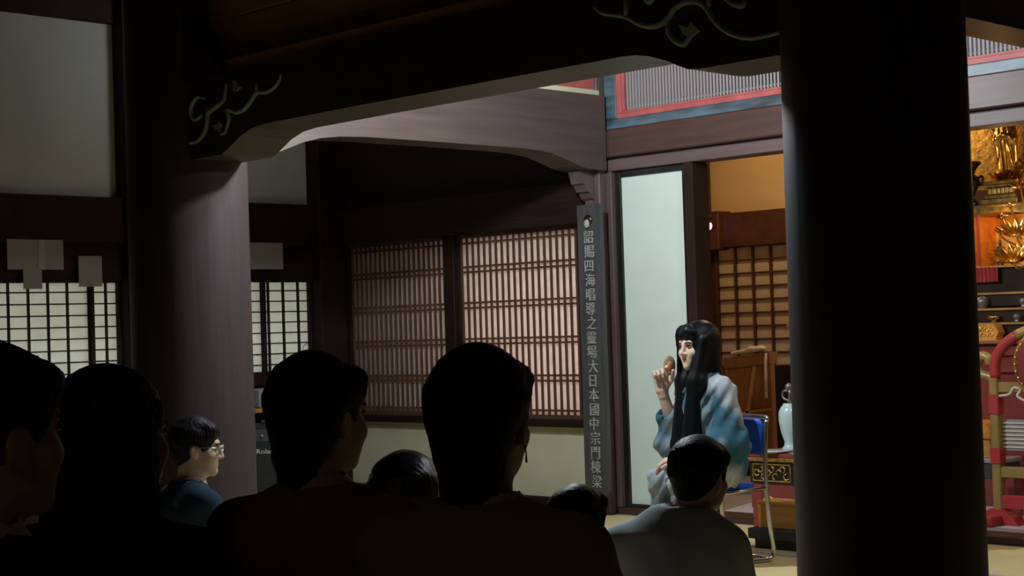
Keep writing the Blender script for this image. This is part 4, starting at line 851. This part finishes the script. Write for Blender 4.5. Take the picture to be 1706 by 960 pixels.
def person(label, loc, yaw, s=1.0, seat=0.0, head_yaw=0.0, head_pitch=0.0, head_roll=0.0, lean=0.03, hair='short', hairm='hair', shirt='tee_black', skinm='skin', pose='floor', seed=0.0, res=0.010, face=False, hd=None, extra=None, shoulder=1.0, sleeve=0.62, hs=1.0):
    """seated figure facing +Y of its own frame; the origin is on what it sits on"""
    sh = 0.165 * shoulder
    J = dict(pel=(0, 0, 0.095), bel=(0, 0.005 + lean * 0.3, 0.24), che=(0, lean * 0.6, 0.395), nek=(0, lean, 0.545), hed=(0, lean + 0.035, 0.695))
    for sd, k in ((-1, 'L'), (1, 'R')):
        J['sho' + k] = (sd * sh, lean * 0.9, 0.468)
        if pose == 'floor':
            J['elb' + k] = (sd * 0.215, 0.06 + lean, 0.235); J['wri' + k] = (sd * 0.075, 0.25, 0.18)
            J['hip' + k] = (sd * 0.09, 0.03, 0.095); J['kne' + k] = (sd * 0.20, 0.27, 0.105); J['ank' + k] = (-sd * 0.03, 0.29 + 0.04 * sd, 0.055); J['toe' + k] = (-sd * 0.13, 0.27 + 0.04 * sd, 0.045)
        else:
            J['elb' + k] = (sd * 0.235, 0.09 + lean, 0.235); J['wri' + k] = (sd * 0.10, 0.30, 0.165)
            J['hip' + k] = (sd * 0.09, 0.03, 0.085); J['kne' + k] = (sd * 0.10, 0.40, 0.10); J['ank' + k] = (sd * 0.10, 0.33, 0.065 - seat / s); J['toe' + k] = (sd * 0.11, 0.45, 0.035 - seat / s)
    if hd is not None: J['hed'] = hd
    J = {k: np.array(v, float) for k, v in J.items()}
    if extra: J.update({k: np.array(v, float) for k, v in extra.items() if not k.startswith('hand')})
    Rh = rotm(head_yaw, head_pitch, head_roll)
    nb = J['nek']; hc = J['hed']; top = hc + Rh @ np.array([0, -0.022, -0.045])
    # --- body: one skin from head to feet
    B = Field()
    B.u(rcone(J['pel'], J['che'], 0.125, 0.135, (1, 1.45, 1))).u(rcone(J['che'], nb - [0, 0, 0.05], 0.135, 0.09, (1, 1.45, 1)), 0.05)
    B.u(rcone(nb - [0, 0, 0.06], top, 0.058, 0.052), 0.03)
    for k in 'LR':
        B.u(rcone(nb - [0, 0, 0.02], J['sho' + k], 0.045, 0.052), 0.04)
        B.u(rcone(J['sho' + k], J['elb' + k], 0.048, 0.037), 0.03).u(rcone(J['elb' + k], J['wri' + k], 0.038, 0.026), 0.015)
        B.u(rcone(J['hip' + k], J['kne' + k], 0.080, 0.055), 0.04).u(rcone(J['kne' + k], J['ank' + k], 0.054, 0.036), 0.02).u(rcone(J['ank' + k], J['toe' + k], 0.036, 0.026), 0.02)
    Hd = Field().u(lambda P: HEAD((P - hc.astype(np.float32)) @ Rh / hs) * hs).u(rcone(top, nb - [0, 0, 0.06], 0.052, 0.058), 0.03)
    zlo = min(v[2] for v in J.values()) - 0.05
    BL = np.min([v for v in J.values()], 0) - 0.12; BH = np.max([v for v in J.values()], 0) + 0.12; BH[2] = nb[2] + 0.03; BL[2] = zlo
    patches = [(B, BL, BH, 0.012, skinm), (Hd, hc - [0.115, 0.135, 0.20], hc + [0.115, 0.135, 0.14], 0.0045 if face else 0.007, skinm)]
    for k, sd in (('L', -1), ('R', 1)):
        u = J['wri' + k] - J['elb' + k]; Hf = Field().u(rcone(J['wri' + k] - u * 0.12, J['wri' + k], 0.029, 0.026))
        pr = (extra or {}).get('hand' + k) if extra else None
        if pr is None: hand_field(Hf, J['wri' + k], u, (0, -0.2, -1), (-sd * 0.3, 1.0, 0.2), (0.35, 0.4, 0.45, 0.5), 0.3)
        else: hand_field(Hf, J['wri' + k], **pr)
        patches.append((Hf, J['wri' + k] - 0.17, J['wri' + k] + 0.17, 0.0045, skinm))
    body = skins('person', patches, None)
    tag(body, label, 'person')
    body.scale = (s, s, s); body.rotation_euler = (0, 0, yaw); body.location = (loc[0], loc[1], seat + (0.012 if pose == 'chair' and shirt else 0.0))
    # --- shirt and trousers
    if shirt:
        T = Field().u(rcone(J['pel'] + [0, 0, 0.0], J['che'], 0.150, 0.163, (1, 1.42, 1))).u(rcone(J['che'], nb - [0, 0.005, 0.085], 0.160, 0.105, (1, 1.4, 1)), 0.05)
        for k in 'LR':
            T.u(rcone(nb - [0, 0.012, 0.035], J['sho' + k], 0.052, 0.060), 0.05)
            T.u(rcone(J['sho' + k], J['sho' + k] + (J['elb' + k] - J['sho' + k]) * sleeve, 0.060, 0.056), 0.035)
        T.disp(lambda P: 0.0025 * np.sin(38 * P[:, 2] + 14 * P[:, 0] + 6 * np.sin(9 * P[:, 0])) * np.clip((0.5 - np.abs(P[:, 2] - 0.3)) * 2, 0, 1))
        T.cut(rcone(nb - [0, 0.0, 0.04], nb + [0, 0.0, 0.08], 0.062, 0.066), 0.008)
        T.keep(half((0, 0, -1), -0.03), 0.01)
        skins('shirt', [(T, np.minimum(J['elbL'], J['elbR']) * [1, 0, 0] + [-0.10, -0.20, 0.0], np.maximum(J['elbL'], J['elbR']) * [1, 0, 0] + [0.10, 0.30, 0.62], res, shirt)], None, body)
    Q = Field().u(ell(J['pel'] - [0, 0, 0.01], (0.165, 0.130, 0.10)))
    for k in 'LR':
        Q.u(rcone(J['hip' + k], J['kne' + k], 0.092, 0.068), 0.04).u(rcone(J['kne' + k], J['kne' + k] + (J['ank' + k] - J['kne' + k]) * 0.92, 0.066, 0.050), 0.02)
    Q.keep(half((0, 0, -1), 0.0), 0.004) if pose == 'floor' else None
    QL = np.min([J[k] for k in J if k[:3] in ('pel', 'hip', 'kne', 'ank')], 0) - 0.19; QH = np.max([J[k] for k in J if k[:3] in ('pel', 'hip', 'kne', 'ank')], 0) + 0.15
    skins('trousers', [(Q, QL, QH, 0.014, 'trousers')], None, body)
    # --- hair
    if hair:
        hf = hair_field(hair, seed); L = {'long': 0.30, 'nape': 0.20}.get(hair, 0.13)
        ho = skins('hair', [(hf, (-0.15, -0.20, -L), (0.15, 0.15, 0.17), 0.0045 if face else 0.006, hairm)], None, body)
        ho.matrix_local = Matrix.Translation(hc) @ Matrix(Rh.tolist()).to_4x4() @ Matrix.Scale(hs, 4)
    # --- eyes, brows and lips
    def onhead(mb, name, m):
        o = mb.build(name, m, body); o.matrix_local = Matrix.Translation(hc) @ Matrix(Rh.tolist()).to_4x4() @ Matrix.Scale(hs, 4); return o
    for sd in (-1, 1):
        e = onhead(MB().ball((sd * 0.031, 0.0785, 0.003), (0.0125, 0.0100, 0.0046), 12, 8), 'eye', 'eyewhite')
        MB().ball((sd * 0.0305, 0.0862, 0.003), (0.0060, 0.0030, 0.0048), 10, 6).build('iris', 'iris', e); MB().tube(spline([(sd * 0.018, 0.0845, 0.0055), (sd * 0.031, 0.0895, 0.0085), (sd * 0.045, 0.0805, 0.0050)], 4), 0.0016, 6).build('eyelash', 'iris', e)
        onhead(MB().tube(spline([(sd * 0.014, 0.0905, 0.019), (sd * 0.03, 0.090, 0.025), (sd * 0.048, 0.079, 0.020)], 4), 0.0028, 6), 'eyebrow', 'hair')
    onhead(MB().tube(spline([(-0.021, 0.083, -0.061), (-0.007, 0.0895, -0.0585), (0.007, 0.0895, -0.0585), (0.021, 0.083, -0.061)], 4), 0.0038, 6), 'upper_lip', 'lip')
    onhead(MB().tube(spline([(-0.018, 0.083, -0.065), (0, 0.0895, -0.069), (0.018, 0.083, -0.065)], 4), 0.0042, 6), 'lower_lip', 'lip')
    return body, J, hc, Rh

def face_yaw(deg):
    """angle that turns +Y towards the view direction plus deg to the right"""
    a = math.radians(deg); d = fw * math.cos(a) + rt * math.sin(a); return math.atan2(-d.x, d.y)
def floorpos(hx, hy, yaw, s, off=0.065):
    """where the seat must be so that the head lands at hx, hy"""
    return (hx - (-math.sin(yaw)) * off * s, hy - math.cos(yaw) * off * s)
def on_head(body, hc, Rh, mb, name, m):
    o = mb.build(name, m, body); o.matrix_local = Matrix.Translation(hc) @ Matrix(Rh.tolist()).to_4x4(); return o
def stool(x, y, h, rz, label):
    r = empty('low_stool', (x, y, 0), rz); tag(r, label, 'stool')
    MB().bbox(-0.18, 0.18, -0.17, 0.17, h - 0.03, h, 0.006).build('seat', 'wood_dark', r)
    for sx in (-0.15, 0.15):
        for sy in (-0.14, 0.14): MB().bbox(sx - 0.016, sx + 0.016, sy - 0.016, sy + 0.016, 0, h - 0.03, 0.003).build('leg', 'wood_dark', r)
def seated(label, D, px, py, yawd, headd, top_z, stool_label=None, **k):
    """audience member: depth D from the viewer, sideways px/py of the head in view-plane metres"""
    h = fw * D + rt * px; yw = face_yaw(yawd); hy = math.radians(-(headd - yawd)); seat = k.pop('seat', 0.0)
    s = (top_z - seat) / k.pop('htop', 0.825); lean = k.get('lean', 0.03)
    x, y = floorpos(h.x, h.y, yw, s, lean + 0.035)
    if seat: stool(x, y, seat, yw, stool_label)
    return person(label, (x, y), yw, s=s, seat=seat, head_yaw=hy, pose='chair' if seat else 'floor', **k)

def PXM(x, D): return (x - 853) / FPX * D
# four listeners near the viewer, on low stools
b1, J1, h1, R1 = seated('dark-haired listener at the left edge, nearest the viewer', 2.25, PXM(-22, 2.25), 0, 20, 42, 1.196, 'low stool under the listener at the left edge', seat=0.34, hair='short', shirt='tee_black', seed=1.0, extra=dict(kneL=(-0.30, 0.28, 0.10), kneR=(-0.12, 0.34, 0.10), ankL=(-0.28, 0.24, -0.33), ankR=(-0.12, 0.28, -0.33), toeL=(-0.33, 0.34, -0.36), toeR=(-0.17, 0.38, -0.36)))
b2_, J2, h2, R2 = seated('long-haired listener in black in front of the square post', 2.85, PXM(186, 2.85), 0, 15, 38, 1.144, 'low stool under the long-haired listener', seat=0.34, hair='long', shirt='tee_black', seed=2.0, skinm='skin', sleeve=0.3, extra=dict(kneL=(-0.32, 0.26, 0.10), kneR=(-0.15, 0.32, 0.10), ankL=(-0.30, 0.22, -0.33), ankR=(-0.15, 0.26, -0.33), toeL=(-0.35, 0.32, -0.36), toeR=(-0.20, 0.36, -0.36), elbR=(0.18, 0.02, 0.235), wriR=(0.02, 0.20, 0.19)))
b4, J4, h4, R4 = seated('listener in dark maroon shirt with head turned towards the stage', 3.2, PXM(529, 3.2), 0, 12, 40, 1.150, 'low stool under the listener in maroon', seat=0.34, hair='nape', shirt='tee_maroon', seed=3.0)
b5, J5, h5, R5 = seated('short-haired listener with an earring in the middle of audience', 2.75, PXM(797, 2.75), 0, 8, 20, 1.160, 'low stool under the listener with the earring', seat=0.34, hair='nape', shirt='tee_olive', seed=4.0, shoulder=0.95)
on_head(b5, h5, R5, MB().tube([(0.077, -0.004, -0.042), (0.079, -0.004, -0.056), (0.079, -0.004, -0.072)], [0.0022, 0.0012, 0.0022], 6), 'earring', 'silver')
# flyaway strands
def flyaway(body, hc, Rh, arcs):
    m = MB()
    for a in arcs: m.tube(spline(a, 5), 0.0007, 4)
    on_head(body, hc, Rh, m, 'flyaway_strands', 'hair')
flyaway(b4, h4, R4, [[(-0.03, -0.02, 0.13), (-0.02, -0.02, 0.147), (0.01, -0.02, 0.149), (0.04, -0.02, 0.138)], [(0.0, -0.03, 0.13), (0.02, -0.03, 0.142), (0.05, -0.03, 0.128)]])
flyaway(b1, h1, R1, [[(0.03, -0.05, 0.12), (0.065, -0.06, 0.115), (0.093, -0.06, 0.085), (0.105, -0.06, 0.05)], [(0.02, -0.05, 0.128), (0.06, -0.05, 0.122), (0.088, -0.05, 0.10), (0.10, -0.05, 0.06)], [(0.05, -0.05, 0.11), (0.085, -0.055, 0.09), (0.10, -0.055, 0.06), (0.104, -0.055, 0.03)], [(0.0, -0.05, 0.13), (0.03, -0.05, 0.134), (0.06, -0.05, 0.12)]])
# four listeners on the mats
b6, J6, h6, R6 = seated('listener with greying parted hair seen between the two front heads', 4.3, PXM(672, 4.3), 0, 15, 30, 0.875, hair='bowl', hairm='hair_grey', shirt='tee_black', seed=5.0)
b7, J7, h7, R7 = seated('low-seated listener with glossy black hair below the hanging signboard', 4.6, PXM(952, 4.6), 0, 15, 30, 0.745, hair='bowl', shirt='tee_black', seed=6.0)
b8, J8, h8, R8 = seated('man in grey-green T-shirt sitting in front of the storyteller', 5.0, PXM(1116, 5.0), 0, 12, 38, 0.852, hair='short', shirt='tee_grey', seed=7.0, head_pitch=-0.12, shoulder=1.0, res=0.008, face=True, htop=0.785, hs=0.90, hd=(0.065, 0.105, 0.660), extra=dict(nek=(0.02, 0.05, 0.565), che=(0.0, 0.02, 0.42), shoL=(-0.155, 0.03, 0.462), shoR=(0.138, 0.04, 0.458), elbL=(-0.225, 0.10, 0.22), elbR=(0.19, 0.12, 0.22)))
b3, J3, h3, R3 = seated('man in glasses and navy T-shirt in front of lit pillar', 7.0, PXM(322, 7.0), 0, 55, 84, 0.855, hair='short', shirt='tee_navy', seed=8.0, head_pitch=-0.10, face=True, lean=0.07)
gl = MB()
for sd in (-1, 1):
    gl.tube([(sd * 0.032 + 0.021 * math.cos(t * math.pi / 8), 0.1025, 0.003 + 0.016 * math.sin(t * math.pi / 8)) for t in range(17)], 0.0016, 6)
    gl.tube([(sd * 0.053, 0.101, 0.008), (sd * 0.074, 0.06, 0.008), (sd * 0.080, -0.005, 0.004)], 0.0018, 6)
gl.tube([(-0.012, 0.105, 0.006), (0, 0.109, 0.009), (0.012, 0.105, 0.006)], 0.0016, 6)
g_ = on_head(b3, h3, R3, gl, 'glasses', 'silver')
for sd in (-1, 1): MB().prism([(sd * 0.032 + 0.020 * math.cos(t * math.pi / 7), 0.003 + 0.015 * math.sin(t * math.pi / 7)) for t in range(14)], 'y', 0.1015, 0.1030).build('lens', 'lens', g_)

# ================================================================== the storyteller
def storyteller():
    s = 0.99; seat = 0.386
    ex = dict(kneL=(-0.20, 0.28, 0.03), kneR=(-0.02, 0.30, 0.03), ankL=(-0.19, 0.27, -0.33), ankR=(-0.02, 0.28, -0.33), toeL=(-0.21, 0.39, -0.36), toeR=(-0.03, 0.40, -0.36), wriR=(0.225, 0.145, 0.470), elbR=(0.235, 0.065, 0.235), elbL=(-0.235, 0.03, 0.215), wriL=(-0.10, 0.235, 0.155), shoR=(0.158, 0.02, 0.47), shoL=(-0.158, 0.02, 0.47))
    J_hand = dict(u=(-0.02, 0.10, 1.0), n=(-0.75, 0.35, 0.0), t=(-0.45, -0.9, 0), curl=(0.62, 1.1, 1.2, 1.25), thumb=1.0, s=1.05)
    def P():
        return person('storyteller in tie-dyed blue robe with very long black hair on chair', (PX + 0.022, PY + 0.022), TH, s=s, seat=seat, head_yaw=math.radians(10), head_pitch=-0.02, head_roll=0.03, lean=0.03, hair=None, shirt=None, skinm='skin_pale', pose='chair', face=True,
                      extra=ex)
    ex['handR'] = J_hand
    b, J, hc, Rh = P()
    # robe: bodice, wide sleeves, skirt over the knees
    T = Field().u(rcone(J['pel'] - [0, 0, 0.01], J['che'], 0.155, 0.165, (1, 1.35, 1))).u(rcone(J['che'], J['nek'] - [0, 0.0, 0.08], 0.160, 0.10, (1, 1.35, 1)), 0.05)
    for k in 'LR': T.u(rcone(J['nek'] - [0, 0.008, 0.035], J['sho' + k], 0.052, 0.062), 0.05)
    sr = J['shoR']; er = J['elbR']; sl = J['shoL']; el = J['elbL']; wl_ = J['wriL']; wr_ = J['wriR']
    T.u(rcone(sr, er, 0.064, 0.085), 0.03).u(rcone(er, er + (wr_ - er) * 0.42, 0.082, 0.075), 0.03).u(ell(er + [0.0, 0.01, -0.045], (0.075, 0.115, 0.075)), 0.03)
    T.u(rcone(sl, el, 0.064, 0.086), 0.03).u(rcone(el, el + (wl_ - el) * 0.8, 0.084, 0.076), 0.03).u(ell(el + [0.01, 0.03, -0.10], (0.060, 0.13, 0.12)), 0.05)
    # skirt
    T.u(ell(J['pel'] + [0, 0.02, -0.02], (0.185, 0.15, 0.105)), 0.04)
    for k, sd in (('L', -1), ('R', 1)):
        T.u(rcone(J['hip' + k], J['kne' + k], 0.095, 0.075), 0.05).u(rcone(J['kne' + k] + [0, -0.01, 0], J['ank' + k] + [0, 0.0, 0.10], 0.075, 0.085), 0.04)
    T.disp(lambda Q: 0.0065 * np.sin(62 * Q[:, 2] + 88 * Q[:, 1] + 40 * Q[:, 0] + 2.5 * np.sin(14 * Q[:, 1] + 9 * Q[:, 2])) * (0.4 + 0.6 * np.sin(13 * Q[:, 1] - 9 * Q[:, 2] + 1) ** 2) + 0.003 * np.sin(70 * Q[:, 1] - 28 * Q[:, 2] + 40 * Q[:, 0]))
    T.cut(rcone(J['nek'] - [0, 0.0, 0.03], J['nek'] + [0, 0.01, 0.09], 0.060, 0.068), 0.008)
    T.cut(rcone(J['nek'] + [0, 0.09, 0.04], J['che'] + [0, 0.19, 0.03], 0.045, 0.02), 0.01)
    # hollow sleeve mouth around the raised forearm
    T.cut(rcone(er + (wr_ - er) * 0.30, er + (wr_ - er) * 0.65, 0.052, 0.066), 0.006)
    T.keep(half((0, 0, -1), 0.385 / s - 0.06), 0.01)
    skins('robe', [(T, (-0.40, -0.24, -0.42), (0.40, 0.62, 0.60), 0.009, 'robe')], None, b)
    # long hair: cap with a fringe, straight curtains down the back and over the chest
    H = Field().u(ell((0, -0.020, 0.036), (0.088, 0.106, 0.097)))
    H.u(rcone((0, -0.050, 0.0), (0, -0.115, -0.46), 0.085, 0.090, (1, 1.5, 1)), 0.03)
    for sd in (-1, 1):
        H.u(rcone((sd * 0.066, 0.0, 0.03), (sd * 0.070, 0.035, -0.18), 0.032, 0.052), 0.03)
        H.u(rcone((sd * 0.068, 0.035, -0.18), (sd * 0.060, 0.078, -0.50), 0.050, 0.052), 0.03)
        H.u(rcone((sd * 0.060, 0.078, -0.50), (sd * 0.055, 0.085, -0.565), 0.052, 0.035), 0.02)
    H.u(rcone((-0.045, 0.060, 0.075), (0.045, 0.060, 0.075), 0.032, 0.032), 0.03)
    H.u(rcone((0.050, 0.075, 0.055), (0.058, 0.080, -0.16), 0.014, 0.010), 0.015).u(rcone((0.035, 0.085, 0.055), (0.052, 0.082, 0.012), 0.016, 0.008), 0.015).u(rcone((-0.01, 0.09, 0.055), (-0.012, 0.10, 0.022), 0.015, 0.006), 0.02)
    H.disp(lambda P: 0.0022 * np.sin(150 * P[:, 0] + 60 * P[:, 1] + 3 * np.sin(5 * P[:, 2])))
    H.cut(ell((-0.010, 0.108, -0.052), (0.045, 0.080, 0.098)), 0.008)
    ho = skins('hair', [(H, (-0.16, -0.24, -0.65), (0.16, 0.22, 0.16), 0.006, 'hair_long')], None, b)
    ho.matrix_local = Matrix.Translation(hc) @ Matrix(rotm(math.radians(-8), 0, 0).tolist()).to_4x4()
    # sash ends on the chest
    return b, J, hc, Rh, s, seat
bs, JS, hS, RS, sS, seatS = storyteller()
# little round rattle between thumb and forefinger of the raised hand
bs_m = Matrix.Translation((PX + 0.022, PY + 0.022, seatS)) @ Matrix.Rotation(TH, 4, 'Z') @ Matrix.Scale(sS, 4)
wp = bs_m @ Vector(JS['wriR'])
rt_ = empty('round_rattle', (wp.x, wp.y, wp.z)); tag(rt_, "small round wooden rattle with orange centre in the storyteller's raised hand", 'rattle')
rt_.rotation_euler = (0, 0, math.atan2(rt.y, rt.x) + 0.3)
MB().tube([(0.030, -0.015, 0.075), (0.044, -0.004, 0.10)], 0.0045, 8).build('handle', 'orangewood', rt_)
o = MB().lathe([(0.001, -0.008), (0.040, -0.008), (0.046, 0), (0.040, 0.008), (0.001, 0.008)], (0, 0, 0), 28).build('disc', 'rattle_wood', rt_); o.rotation_euler = (math.pi / 2, 0, 0); o.location = (0.046, 0, 0.128); o.scale = (0.72, 1.1, 1)
o = MB().lathe([(0.001, -0.011), (0.024, -0.010), (0.024, 0.010), (0.001, 0.011)], (0, 0, 0), 24).build('centre', 'orange_paint', rt_); o.rotation_euler = (math.pi / 2, 0, 0); o.location = (0.046, 0, 0.120); o.scale = (0.72, 1.2, 1)
